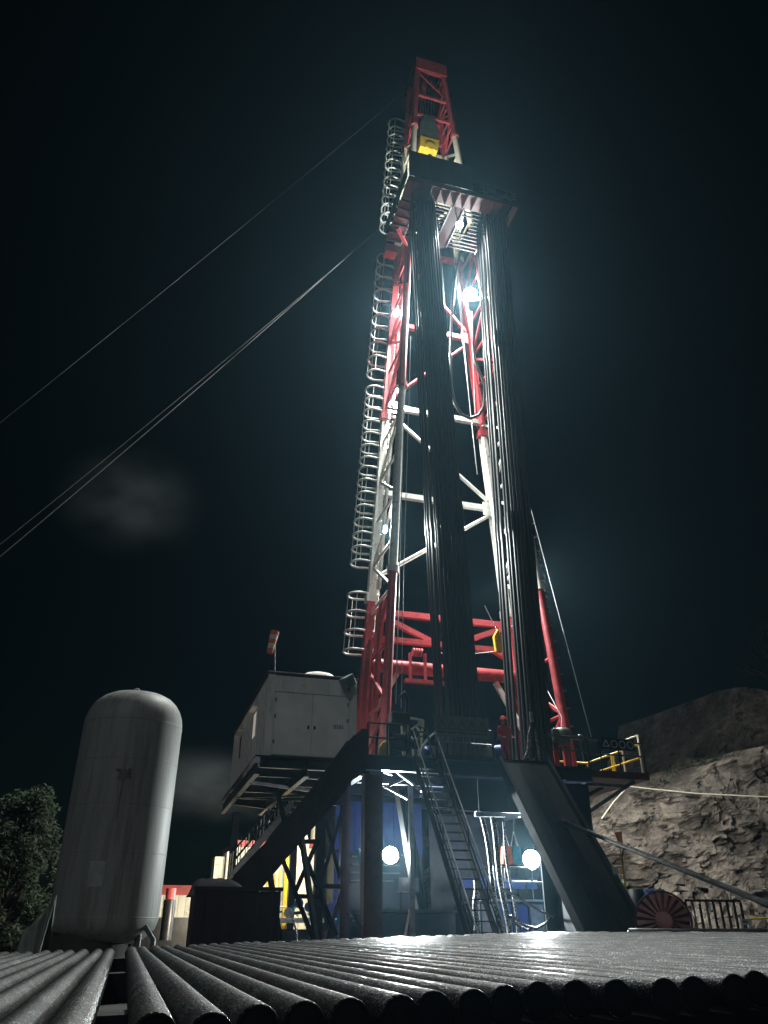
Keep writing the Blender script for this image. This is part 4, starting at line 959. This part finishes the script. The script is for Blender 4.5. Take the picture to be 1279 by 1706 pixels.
MB().prism([(j.x-.16, 26.5, ZF+.02), (j.x+.17, 26.5, ZF+.02), (j.x+.17, 26.5, ZF+.42), (j.x+.12, 26.5, ZF+.6), (j.x-.02, 26.5, ZF+.58), (j.x-.16, 26.5, ZF+.38)], (0, .2, 0)).build('can_body', 'yellow_paint', jc, .03)
MB().tube(V(j.x+.06, 26.6, ZF+.58), V(j.x+.06, 26.6, ZF+.66), .035, n=10).build('can_cap', 'yellow_paint', jc)
wf = thing('tube_frame', 'white tubular frame standing behind the air hoist', 'frame', (10.0, 29, ZF))
def F(px, py): return P(px, py, Y=29)
for a, b in (((668, 1193), (705, 1200)), ((705, 1200), (699, 1262)), ((672, 1206), (684, 1197)), ((685, 1215), (703, 1202)), ((693, 1208), (702, 1225)), ((697, 1202), (704, 1212)), ((686, 1230), (690, 1262)), ((668, 1193), (672, 1262))):
    MB().beam(F(*a), F(*b), .075, .075).build('frame_tube', 'cream_paint', wf)
MB().prism([F(686, 1226), F(700, 1262), F(687, 1262)], (0, .1, 0)).build('gusset_sheet', 'cream_paint', wf)
line3('white_hose', [P(x, y, Y=27.4) for x, y in ((699, 1258), (703, 1246), (709, 1236), (716, 1228), (723, 1222))], .045, 'white_paint', 'curved white hose beside the top of the stair', 'hose')
gb = thing('pump_unit', 'grey pump box with blue motor behind the stair top', 'pump', (9.6, 28.5, ZF))
a, b = P(700, 1256, Y=28.4), P(726, 1243, Y=28.4)
MB().box((a.x, 28.4, ZF), (b.x, 29.0, b.z)).build('box', 'grey_steel', gb, .03)
MB().lathe(P(709, 1252, Y=28.2), [(0, -.05), (.16, -.03), (.18, .1), (.0, .2)], 16, axis=(0, -1, 0)).build('motor', 'blue_paint', gb)
wc = thing('blue_winch', 'blue drum winch with grey frame beside the worker', 'winch', (12.4, 27.9, ZF))
p = P(831, 1254, Y=27.6)
MB().tube(p+V(-.12, 0, 0), p+V(.14, -.2, 0), .27, n=20).build('drum', 'blue_paint', wc)
MB().tube(p+V(-.02, -.22, 0), p+V(.0, -.26, 0), .13, n=16).build('hub', 'teal_paint', wc)
MB().box((p.x-.5, 27.5, ZF), (p.x-.16, 27.9, p.z+.2)).build('frame', 'grey_steel', wc, .03)
MB().beam(V(p.x-.5, 27.5, p.z+.3), V(p.x+.3, 27.3, ZF+.1), .05, .05).build('lever', 'dark_steel', wc)
fh = thing('draped_hose', 'frost-covered hose draped over a short post at the ramp top', 'hose', (14.1, 27, ZF))
def G(px, py): return P(px, py, Y=27.0)
MB().tube(G(884, 1186), G(886, 1205), .07, .07, 10).build('sleeve', 'grey_steel', fh)
MB().tube(G(886, 1204), G(887, 1262), .10, .10, 8).build('post', 'dark_steel', fh)
for k, pp in enumerate((((886, 1204), (884, 1225), (882, 1245), (876, 1258), (872, 1266)), ((886, 1204), (892, 1222), (896, 1245), (900, 1268)), ((885, 1205), (888, 1230), (889, 1266)), ((886, 1205), (880, 1225), (879, 1262)))):
    MB().path([G(*q) for q in pp], .05, 7).build('hose_strand', 'frosted_hose', fh)
pt = thing('power_tong', 'dark green power tong hanging in front of the red right leg', 'tong', (15.6, 28.5, ZF))
p = P(936, 1228, Y=28.6)
MB().lathe(p, [(0, -.35), (.3, -.33), (.36, -.2), (.36, .2), (.28, .34), (0, .36)], 14).build('tong_body', 'green_steel', pt)
MB().box((p.x-.5, p.y-.25, p.z-.25), (p.x-.2, p.y+.25, p.z+.28)).build('jaw', 'green_steel', pt, .05)
MB().box((p.x+.2, p.y-.3, p.z-.1), (p.x+.62, p.y-.05, p.z+.05)).build('handle_arm', 'dark_steel', pt, .02)
MB().path([p+V(0, 0, .3), p+V(.1, 0, .8), V(16.6, 31.2, 12)], .02, 5).build('hanger_line', 'wire', pt)
for s in (-.28, .22):
    MB().box((p.x+s-.1, p.y+.1, ZF), (p.x+s+.12, p.y+.3, p.z-.2)).build('stand_leg', 'red_paint', pt)

# draw-works house at the back of the floor
dwk = thing('drawworks', 'dark drawworks housing at the rear of the drill floor', 'machine', (13, 35.5, ZF))
MB().box((11.4, 35.2, ZF), (15.2, 36.6, ZF+1.5)).build('housing', 'navy_paint', dwk, .05)
MB().tube(V(12, 35.1, ZF+.8), V(14.6, 35.1, ZF+.8), .5, n=20).build('drum', 'dark_steel', dwk)

# ---- the worker at the ramp top
def worker(x, y, z):
    t = thing('person', 'worker in red coveralls and red helmet standing at the ramp top', 'person', (x, y, z))
    joints = {'pel': (0, 0, .95, .15, .12), 'waist': (0, 0, 1.1, .15, .115), 'chest': (0, 0, 1.32, .18, .125), 'neckb': (0, 0, 1.46, .09, .075), 'neck': (-.01, -.02, 1.53, .055, .055), 'head': (-.02, -.04, 1.62, .085, .1), 'crown': (-.02, -.03, 1.72, .07, .08)}
    for s, n_ in ((-1, 'l'), (1, 'r')):
        joints.update({n_+'hip': (s*.10, 0, .88, .10, .10), n_+'knee': (s*.12, -.03, .5, .07, .07), n_+'ank': (s*.13, .02, .1, .05, .05), n_+'toe': (s*.14, -.14, .05, .05, .04),
                       n_+'sho': (s*.2, 0, 1.40, .075, .075), n_+'elb': (s*.26, -.03, 1.12, .052, .052), n_+'wri': (s*.2, -.25, 1.0, .038, .038), n_+'palm': (s*.19, -.33, 1.0, .035, .03)})
    names = list(joints); idx = {k: i for i, k in enumerate(names)}
    ed = [('pel', 'waist'), ('waist', 'chest'), ('chest', 'neckb'), ('neckb', 'neck'), ('neck', 'head'), ('head', 'crown')]
    for n_ in 'lr': ed += [('pel', n_+'hip'), (n_+'hip', n_+'knee'), (n_+'knee', n_+'ank'), (n_+'ank', n_+'toe'), ('chest', n_+'sho'), (n_+'sho', n_+'elb'), (n_+'elb', n_+'wri'), (n_+'wri', n_+'palm')]
    pts = [joints[k][:3] for k in names]; rad = [joints[k][3:] for k in names]; E = [(idx[a], idx[b]) for a, b in ed]
    for s, n_ in ((-1, 'l'), (1, 'r')):      # five fingers on each hand
        for f, (dx, ln) in enumerate(((-.028, .06), (-.01, .07), (.01, .066), (.028, .052))):
            a0 = len(pts); bx, by, bz = joints[n_+'palm'][:3]
            pts += [(bx+dx, by-.05, bz), (bx+dx, by-.05-ln*.5, bz-.012), (bx+dx, by-.05-ln*.8, bz-.04)]; rad += [(.0095, .0095)]*2 + [(.008, .008)]
            E += [(idx[n_+'palm'], a0), (a0, a0+1), (a0+1, a0+2)]
        a0 = len(pts); pts += [(bx-s*.045, by-.015, bz), (bx-s*.055, by-.055, bz-.01)]; rad += [(.011, .011), (.009, .009)]; E += [(idx[n_+'palm'], a0), (a0, a0+1)]
    me = bpy.data.meshes.new('body'); me.from_pydata(pts, E, []); o = bpy.data.objects.new('body', me); col.objects.link(o); o.parent = t
    m = o.modifiers.new('skin', 'SKIN'); m.use_smooth_shade = True
    sv_ = me.skin_vertices[0].data
    for i, r_ in enumerate(rad): sv_[i].radius = r_
    sv_[0].use_root = True
    o.modifiers.new('sub', 'SUBSURF').levels = 1; o.modifiers['sub'].render_levels = 2
    mm = bpy.data.materials.new('body_mat'); mm.use_nodes = True; tt = mm.node_tree; b = tt.nodes['Principled BSDF']; b.inputs['Roughness'].default_value = .75
    tcn = tt.nodes.new('ShaderNodeTexCoord'); sx = tt.nodes.new('ShaderNodeSeparateXYZ'); tt.links.new(tcn.outputs['Object'], sx.inputs[0])
    gt = tt.nodes.new('ShaderNodeMath'); gt.operation = 'GREATER_THAN'; gt.inputs[1].default_value = 1.50; tt.links.new(sx.outputs[2], gt.inputs[0])
    mx = tt.nodes.new('ShaderNodeMixRGB'); mx.inputs[1].default_value = (.45, .02, .035, 1); mx.inputs[2].default_value = (.45, .27, .2, 1); tt.links.new(gt.outputs[0], mx.inputs[0])
    hn = tt.nodes.new('ShaderNodeMath'); hn.operation = 'LESS_THAN'; hn.inputs[1].default_value = -.27; tt.links.new(sx.outputs[1], hn.inputs[0])
    m2 = tt.nodes.new('ShaderNodeMixRGB'); m2.inputs[2].default_value = (.35, .33, .28, 1); tt.links.new(hn.outputs[0], m2.inputs[0]); tt.links.new(mx.outputs[0], m2.inputs[1])
    bt_ = tt.nodes.new('ShaderNodeMath'); bt_.operation = 'LESS_THAN'; bt_.inputs[1].default_value = .11; tt.links.new(sx.outputs[2], bt_.inputs[0])
    m3 = tt.nodes.new('ShaderNodeMixRGB'); m3.inputs[2].default_value = (.02, .018, .016, 1); tt.links.new(bt_.outputs[0], m3.inputs[0]); tt.links.new(m2.outputs[0], m3.inputs[1])
    tt.links.new(m3.outputs[0], b.inputs['Base Color']); me.materials.append(mm)
    c = V(x-.02, y-.035, z+1.66)
    def face(nm, mtl, f): mb = MB(); f(mb); mb.build(nm, mtl, t)
    face('helmet', 'helmet_red', lambda q: (q.lathe(c+V(0, .0, .035), [(.165, -.01), (.168, .0), (.135, .015), (.13, .06), (.105, .115), (.06, .145), (0, .155)], 20), q.ball(c+V(0, -.14, .035), .075, 10, 4, (1.1, .8, .12))))
    face('nose', 'skin', lambda q: q.ball(c+V(0, -.105, -.045), .022, 8, 6, (.7, 1, 1.2)))
    for s in (-1, 1):
        face('ear', 'skin', lambda q: q.ball(c+V(s*.09, 0, -.04), .028, 8, 6, (.4, .8, 1.2)))
        face('eye', 'hair', lambda q: q.ball(c+V(s*.034, -.092, -.012), .011, 8, 5))
    face('mouth', 'maroon_paint', lambda q: q.ball(c+V(0, -.093, -.085), .02, 8, 5, (1.2, .5, .3)))
    face('hair', 'hair', lambda q: q.ball(c+V(0, .03, -.01), .092, 12, 8, (1, .85, .8)))
    face('collar', 'coverall_red', lambda q: q.lathe(V(x, y, z+1.47), [(.1, -.02), (.085, .05), (.07, .05), (.07, -.02)], 16))
pp = P(842, 1250, Y=26.75); worker(pp.x, 26.75, ZF-.42+.42)

# ================================================================== SMALL THINGS AT THE CABIN ROOF AND RIGHT
def windsock(name, base, top, tip, r0, r1, label, cloth, pole_mat, stripes=('orange_cloth', 'white_cloth')):
    t = thing(name, label, 'windsock', base)
    MB().path([base, top], .022, 6).build('pole', pole_mat, t)
    n_ = 5
    for k in range(n_):
        a = top.lerp(tip, k/n_); b = top.lerp(tip, (k+1)/n_-.006)
        MB().tube(a, b, r0+(r1-r0)*k/n_*(1+.1*(k % 2)), r0+(r1-r0)*(k+1)/n_, 12, caps=(k == n_-1)).build('sock_band', stripes[k % 2], t)
    return t
b0 = V(4.15, 28.3, 9.85); tp_ = P(458, 1052, Y=28.3)
windsock('windsock', b0, tp_, P(449, 1088, Y=28.3), .17, .12, 'red and white striped windsock on the cabin roof', None, 'grey_steel')
fp = P(579, 1136, Y=27.7)
cf = thing('cabin_floodlight', 'square floodlight on the cabin roof corner turned towards the mast, unlit', 'lamp', fp)
def turned(mb, m): mb.v = [tuple(m @ Vector(v) + fp) for v in mb.v]; return mb
rotm = Matrix.Rotation(R(24), 3, 'Z') @ Matrix.Rotation(R(-34), 3, 'Y')
turned(MB().cbox((0, 0, 0), (.5, .34, .42)), rotm).build('housing', 'grey_steel', cf, .03)
turned(MB().box((.252, -.15, -.19), (.262, .15, .19)), rotm).build('lens', 'cab_lens', cf)
MB().path([fp+V(-.05, .1, -.2), fp+V(.1, .25, -.25), V(7.1, 28.1, 9.85)], .035, 6).build('bracket', 'dark_steel', cf)
yl = thing('yellow_ladder', 'yellow ladder post with small sign left of the cable reel', 'ladder', (14.6, 21.5, 0))
def Q(px, py, Y=22.5): return P(px, py, Y=Y)
q0, q1 = Q(1041, 1482), Q(1034, 1422)
MB().path([V(q0.x, 22.5, 0), q1], .045, 6).build('post', 'yellow_paint', yl)
for py in (1446, 1465): MB().path([Q(1022, py-2), Q(1037, py-2)], .035, 6).build('rung', 'cream_paint', yl)
MB().path([V(Q(1024, 1482).x, 22.5, 0), Q(1021, 1440)], .03, 6).build('post', 'cream_paint', yl)
a = Q(1021, 1459); MB().box((a.x-.02, 22.42, a.z), (a.x+.16, 22.44, a.z+.22)).build('small_sign', 'sign_white', yl)
windsock('windsock', Q(1037, 1440, 22.4), Q(1029, 1386, 22.4), Q(1035, 1408, 22.4), .11, .06, 'small orange windsock on the yellow ladder post', None, 'grey_steel', ('orange_cloth', 'orange_cloth'))
# cable reel
rl = thing('cable_reel', 'red cable reel with radiating spokes at the foot of the cliff', 'reel', (13.8, 20, 0))
rc = P(1105, 1530, Y=20.0); rr_ = .70; rc.z = 1.60
RM = Matrix.Rotation(R(-30), 3, 'Z')
def rb_(mb): mb.v = [tuple(RM @ (Vector(v)-rc) + rc) for v in mb.v]; return mb
rb_(MB().path([rc+V(rr_*math.cos(t*R(7.5)), 0, rr_*math.sin(t*R(7.5))) for t in range(48)], .03, 6, True)).build('rim', 'maroon_paint', rl)
rb_(MB().lathe(rc, [(0, .02), (.22, .02), (.22, .1), (.2, .11), (0, .11)], 24, axis=(0, -1, 0))).build('hub', 'faded_red', rl)
rb_(MB().lathe(rc+V(0, .08, 0), [(0, 0), (rr_-.03, 0), (rr_-.03, .03), (0, .03)], 36, axis=(0, 1, 0))).build('flange_disc', 'maroon_paint', rl)
for k in range(20):
    t = k*R(18)+.07; d = V(math.cos(t), 0, math.sin(t)); e = V(-math.sin(t), 0, math.cos(t))
    A = [rc+d*.2+e*.02+V(0, -.07, 0), rc+d*.2-e*.028+V(0, .0, 0), rc+d*(rr_-.02)-e*.065+V(0, .0, 0), rc+d*(rr_-.02)+e*.05+V(0, -.07, 0)]
    rb_(MB().add(A+[p_+V(0, .015, 0) for p_ in A], [(0,1,2,3),(7,6,5,4),(0,4,5,1),(1,5,6,2),(2,6,7,3),(3,7,4,0)])).build('spoke', 'faded_red', rl)
rb_(MB().lathe(rc+V(0, .13, 0), [(0, 0), (.5, 0), (.5, .6), (0, .6)], 28, axis=(0, 1, 0))).build('cable_drum', 'rubber', rl)
rb_(MB().lathe(rc+V(0, .74, 0), [(0, 0), (rr_, 0), (rr_, .04), (0, .04)], 36, axis=(0, 1, 0))).build('flange_disc', 'maroon_paint', rl)
for X in (-.45, .45): rb_(MB().beam(rc+V(X*.2, .85, 0), V(rc.x+X, rc.y+.85, 0), .1, .1)).build('stand_leg', 'dark_steel', rl)
# blue drums behind the reel
for k, px in enumerate((1058, 1075, 1092)):
    p = P(px, 1495, Y=23); tag(MB().lathe(V(p.x, 23, 0), [(0, 0), (.29, .01), (.29, .6), (.3, .62), (.29, .64), (.29, 1.2), (.3, 1.22), (.29, 1.24), (.29, P(px, 1482, Y=23).z), (0, P(px, 1482, Y=23).z+.01)], 20).build('blue_drum', ('navy_paint', 'blue_paint', 'navy_paint')[k]), ('dark blue drum next to the yellow ladder', 'bright blue drum behind the cable reel', 'dark drum at the right behind the cable reel')[k], 'drum')
# fence of black bars
fe = thing('bar_fence', 'black steel bar fence right of the cable reel', 'fence', (15.5, 19.5, 0))
fa, fb = P(1141, 1500, Y=20.5), P(1232, 1498, Y=20.5)
for z in (fa.z, 1.2): MB().beam(V(fa.x, 20.5, z), V(fb.x, 20.5, z), .06, .06).build('fence_rail', 'dark_steel', fe)
for k in range(9):
    x = fa.x+(fb.x-fa.x)*k/8; MB().beam(V(x, 20.5, 0), V(x+.0, 20.5, fa.z-.03), .05, .05).build('fence_bar', 'grey_steel' if k in (1, 3) else 'dark_steel', fe)
ss = thing('small_notice', 'small white notice plate on a stake beside the bar fence', 'sign', (16.2, 19.4, 0))
a, b = P(1236, 1541, Y=19.4), P(1250, 1531, Y=19.4)
MB().box((a.x, 19.38, a.z), (b.x, 19.4, b.z)).build('plate', 'sign_white', ss)
MB().beam(V((a.x+b.x)/2, 19.43, 0), V((a.x+b.x)/2, 19.43, b.z), .04, .04).build('stake', 'wood', ss)
for k in range(4): MB().box((a.x+.03+k*.04, 19.374, (a.z+b.z)/2-.02), (a.x+.055+k*.04, 19.379, (a.z+b.z)/2+.03)).build('print_mark', 'ink', ss)
tag(MB().path([P(1248, 1531, Y=19.6), P(1279, 1530, Y=19.6), P(1330, 1530, Y=19.6)], .025, 6).build('yellow_tape', 'yellow_paint'), 'thin yellow barrier bar at the right frame edge', 'barrier')
# pale hose over the cliff
line3('cliff_hose', [P(1002, 1364, Y=42), P(1022, 1336, Y=42.5), P(1046, 1310, Y=43), P(1080, 1314, Y=43), P(1160, 1322, Y=42.2), P(1240, 1326, Y=41.5), P(1330, 1330, Y=41)], .042, 'cream_paint', 'pale hose strung across the cliff face at right', 'hose')

# ================================================================== GUY WIRES
def guy(p_top, px, py, dist, label, r=.02):
    d = (P(px, py, Y=10)-V(0, 0, CZ)); d = d.normalized(); q = V(0, 0, CZ)+d*dist
    e = q-p_top; k = 1.0
    if e.z < 0: k = min(3.0, (p_top.z)/(-e.z))
    end = p_top+e*k
    pts = [p_top.lerp(end, t/16)+V(0, 0, -.5*math.sin(math.pi*t/16)) for t in range(17)]
    tag(MB().path(pts, r, 5).build('guy_wire', 'dull_wire'), label, 'cable', 'guy wires on the left')
guy(P(634, 378, Y=33.5), 10, 905, 34, 'brighter lower guy wire running from the racking board to the left', .022)
guy(P(634, 380, Y=33.5), 10, 885, 34, 'fainter guy wire just above the bright one', .013)
guy(P(690, 140, Y=33.5), 10, 685, 38, 'highest guy wire running from near the crown down to the left', .013)
line3('guy_wire', [CP(1, 0, 26.5), P(885, 850, Y=29.9), P(985, 1228, Y=27.2)], .022, 'wire', 'thin guy wire dropping beside the right mast leg to the wing', 'cable')

# ================================================================== TREES, TARP
def tree(name, label, base, hgt, wid, nclump, nleaf, seed, group=None):
    rn = random.Random(seed); t = thing(name, label, 'tree', base, group)
    base = Vector(base); tk_ = MB(); cl = []
    tk_.path([base, base+V(.1, 0, hgt*.3), base+V(-.1, .1, hgt*.6), base+V(0, 0, hgt*.9)], [.22, .17, .11, .04], 8)
    for k in range(nclump):
        z = rn.uniform(.18, 1.0); wz = wid*math.sin(math.pi*min(1, z*.8+.14))**.7; a = rn.uniform(0, 2*math.pi); r_ = wz*rn.uniform(.25, 1.0)**.6
        c = base+V(r_*math.cos(a), r_*math.sin(a), hgt*z); cl.append(c)
        tk_.path([base+V(0, 0, hgt*max(.1, z-.25)), base.lerp(c, .6)+V(0, 0, hgt*.1), c], [.06, .04, .015], 5)
    tk_.build('trunk', 'bark', t)
    lv = MB(); vs = []; fs = []
    for c in cl:
        rad = wid*rn.uniform(.16, .30)
        for q in range(nleaf):
            d = Vector((rn.gauss(0, 1), rn.gauss(0, 1), rn.gauss(0, .7))).normalized()*rad*rn.uniform(.5, 1.05)
            p = c+d; s_ = rn.uniform(.05, .11); u = Vector((rn.uniform(-1, 1), rn.uniform(-1, 1), rn.uniform(-.6, .6))).normalized(); v_ = u.orthogonal().normalized()
            i = len(vs); vs += [p-u*s_, p+v_*s_*.45, p+u*s_, p-v_*s_*.45]; fs.append((i, i+1, i+2, i+3))
    lv.add(vs, fs); lv.build('crown', 'leaf', t)
tree('broadleaf_tree', 'leafy tree at the left edge behind the tank', (-3.5, 28, 0), 5.1, 1.5, 95, 190, 11, )
tree('broadleaf_tree', 'dim leafy tree farther left, cut by the frame edge', (-6.3, 31, 0), 5.0, 2.2, 70, 150, 21)
tree('broadleaf_tree', 'dim tree on top of the hill at the right edge', (70, 72, 25), 9, 4.0, 50, 120, 31)
tp = MB(); vs = []; fs = []
a0, a1 = P(5, 1570, Y=19).x, P(78, 1570, Y=19).x
for i in range(19):
    for j in range(13):
        u, v_ = i/18, j/12
        z = (.75+1.15*u*u+.35*math.sin(u*2.5))*(1-v_)
        vs.append((a0+(a1-a0)*u+.06*math.sin(9*u+3*v_), 19-.9*v_-.12*math.sin(13*u+2*v_)-.09*math.sin(29*u), z+.05*math.sin(17*u)))
for i in range(18):
    for j in range(12): fs.append((i*13+j, (i+1)*13+j, (i+1)*13+j+1, i*13+j+1))
for i in range(18):
    pass
n0 = len(vs); vs += [(v[0], v[1]+1.6, 0) for v in vs[0:19*13:13]]
for i in range(18): fs.append((i*13, n0+i, n0+i+1, (i+1)*13))
tp.add(vs, fs, True); tag(tp.build('tarpaulin', 'tarp_green'), 'crumpled grey-green tarpaulin draped at the lower left beside the tank', 'tarpaulin')

# ================================================================== PIPE RACK IN THE FOREGROUND
rk = thing('pipe_rack', 'dark steel pipe rack carrying the frosted pipes in the foreground', 'rack', (4, 7, 0))
for Y in (3.9, 7.3, 10.8):
    MB().beam(V(-4.2, Y, .905), V(6.3, Y, 1.185), .22, .2).build('rack_beam', 'dark_steel', rk)
    MB().beam(V(6.3, Y, 1.185), V(11.2, Y, 1.185), .22, .2).build('rack_beam', 'dark_steel', rk)
    for X in (-4, -1, 2, 5, 8, 11): MB().box((X-.1, Y-.1, 0), (X+.1, Y+.1, .80+min(X, 6.3)*.0267+.02)).build('rack_leg', 'dark_steel', rk)
def pipe_mesh(L, r, n=18):
    mb = MB()
    prof = [(0, .03), (r*.8, .03), (r*.82, 0.0), (r*.96, 0.0), (r, .012), (r, L-.34), (r*1.12, L-.28), (r*1.12, L-.02), (r*1.06, L), (r*.7, L), (r*.7, L-.3)]
    return mb.lathe((0, 0, 0), prof, n, axis=(0, 1, 0))
rn = random.Random(12); variants = []
for L in (9.35, 9.5, 9.62, 9.8):
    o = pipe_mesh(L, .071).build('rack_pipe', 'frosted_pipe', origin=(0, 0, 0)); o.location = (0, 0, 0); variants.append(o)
capm = None; left_pipes = []; ORD = 'first second third fourth fifth sixth seventh eighth ninth tenth eleventh twelfth'.split()
x = -2.65; used = set(); npipe = 0
GAP = False
while x < 11.0:
    v = variants[npipe % 4] if npipe < 4 else rn.choice(variants)
    o = v if v.name not in used else v.copy()
    if v.name in used: col.objects.link(o)
    used.add(v.name)
    zt = 1.2 + .0267*min(x, 6.3) - .071
    ystart = 2.72+rn.uniform(-.07, .09) + (0 if x > 0.0 else -.62) + (min(.26*x, .38) if x > 0 else 0)
    o.location = (x, ystart, zt + rn.uniform(-.004, .003)); o.rotation_euler = (0, rn.uniform(0, 6.28), R(rn.uniform(-.12, .12)))
    if x < 0: left_pipes.append(o); lb, gp = 'frosted pipe at the far left of the rack', 'rack pipes left of the gap'
    else:
        k = npipe - len(left_pipes)
        if k < len(ORD): lb, gp = ORD[k]+' frosted pipe right of the dark gap in the rack', 'rack pipes right of the gap'
        else: lb, gp = 'frosted steel pipe in the close-packed right part of the rack', 'rack pipes in the right part'
    tag(o, lb, 'pipe', gp)
    if capm is None:
        cpo = MB().lathe((0, 0, 0), [(0, -.012), (.05, -.012), (.0575, -.004), (.0575, .028)], 16, axis=(0, 1, 0)).build('bore_shade_plug', 'black_steel', origin=(0, 0, 0)); capm = cpo  # added black plug: the shade inside the open bore, put into its colour
    else: cpo = capm.copy(); col.objects.link(cpo)
    cpo.parent = o; cpo.location = (0, 0, 0)
    npipe += 1
    step = .153+rn.uniform(0, .012)
    if x < 0 and x+step > -.05 and not GAP: x = .13; GAP = True
    else: x += step

for k, o in enumerate(reversed(left_pipes)):
    if k < len(ORD): o['label'] = ORD[k]+' frosted pipe left of the dark gap in the rack'

# ================================================================== HAZE AND STEAM
def volume(name, c, dens, aniso=0.2):
    m = bpy.data.materials.new(name); m.use_nodes = True; t = m.node_tree; t.nodes.clear()
    v = t.nodes.new('ShaderNodeVolumePrincipled'); v.inputs['Color'].default_value = (*c, 1); v.inputs['Density'].default_value = dens; v.inputs['Anisotropy'].default_value = aniso
    o = t.nodes.new('ShaderNodeOutputMaterial'); t.links.new(v.outputs[0], o.inputs['Volume']); M[name] = m; return m, v
volume('haze_air', (.40, .76, .98), HAZE_DENSITY, 0.72)
hz_ = MB().box((-70, -8, -1), (120, 110, 62)).build('haze', 'haze_air'); hz_['kind'] = 'stuff'; tag(hz_, 'thin cold night mist hanging in the air around the rig', 'mist')

def steam(name, c, size, dens, label, seed):
    m, v = volume(name+'_mat', (.9, .94, .96), 0, 0.2); t = m.node_tree
    tc = t.nodes.new('ShaderNodeTexCoord')
    ln = t.nodes.new('ShaderNodeVectorMath'); ln.operation = 'LENGTH'; t.links.new(tc.outputs['Object'], ln.inputs[0])
    fo = t.nodes.new('ShaderNodeMapRange'); fo.interpolation_type = 'SMOOTHSTEP'; fo.inputs[1].default_value = .92; fo.inputs[2].default_value = .0; fo.inputs[3].default_value = 0; fo.inputs[4].default_value = 1
    t.links.new(ln.outputs['Value'], fo.inputs[0])
    nz = t.nodes.new('ShaderNodeTexNoise'); nz.inputs['Scale'].default_value = 2.2; nz.inputs['Detail'].default_value = 4; nz.noise_dimensions = '4D'; nz.inputs['W'].default_value = seed
    t.links.new(tc.outputs['Object'], nz.inputs['Vector'])
    mr = t.nodes.new('ShaderNodeMapRange'); mr.inputs[1].default_value = .30; mr.inputs[2].default_value = .75; t.links.new(nz.outputs[0], mr.inputs[0])
    mu = t.nodes.new('ShaderNodeMath'); mu.operation = 'MULTIPLY'; t.links.new(fo.outputs[0], mu.inputs[0]); t.links.new(mr.outputs[0], mu.inputs[1])
    m2 = t.nodes.new('ShaderNodeMath'); m2.operation = 'MULTIPLY'; m2.inputs[1].default_value = dens; t.links.new(mu.outputs[0], m2.inputs[0]); t.links.new(m2.outputs[0], v.inputs['Density'])
    o = MB().ball((0, 0, 0), 1.0, 24, 16).build(name, name+'_mat', origin=(0, 0, 0)); o.location = c; o.scale = size; o['kind'] = 'stuff'; tag(o, label, 'steam')
steam('steam', P(350, 1306, Y=39), (5.0, 3.0, 2.1), .19, 'pale wisp of steam drifting behind the tank below the cabin', 2.0)
steam('steam', P(215, 835, Y=44), (5.6, 4.2, 4.4), .085, 'large faint patch of steam in the night sky at left', 5.0)
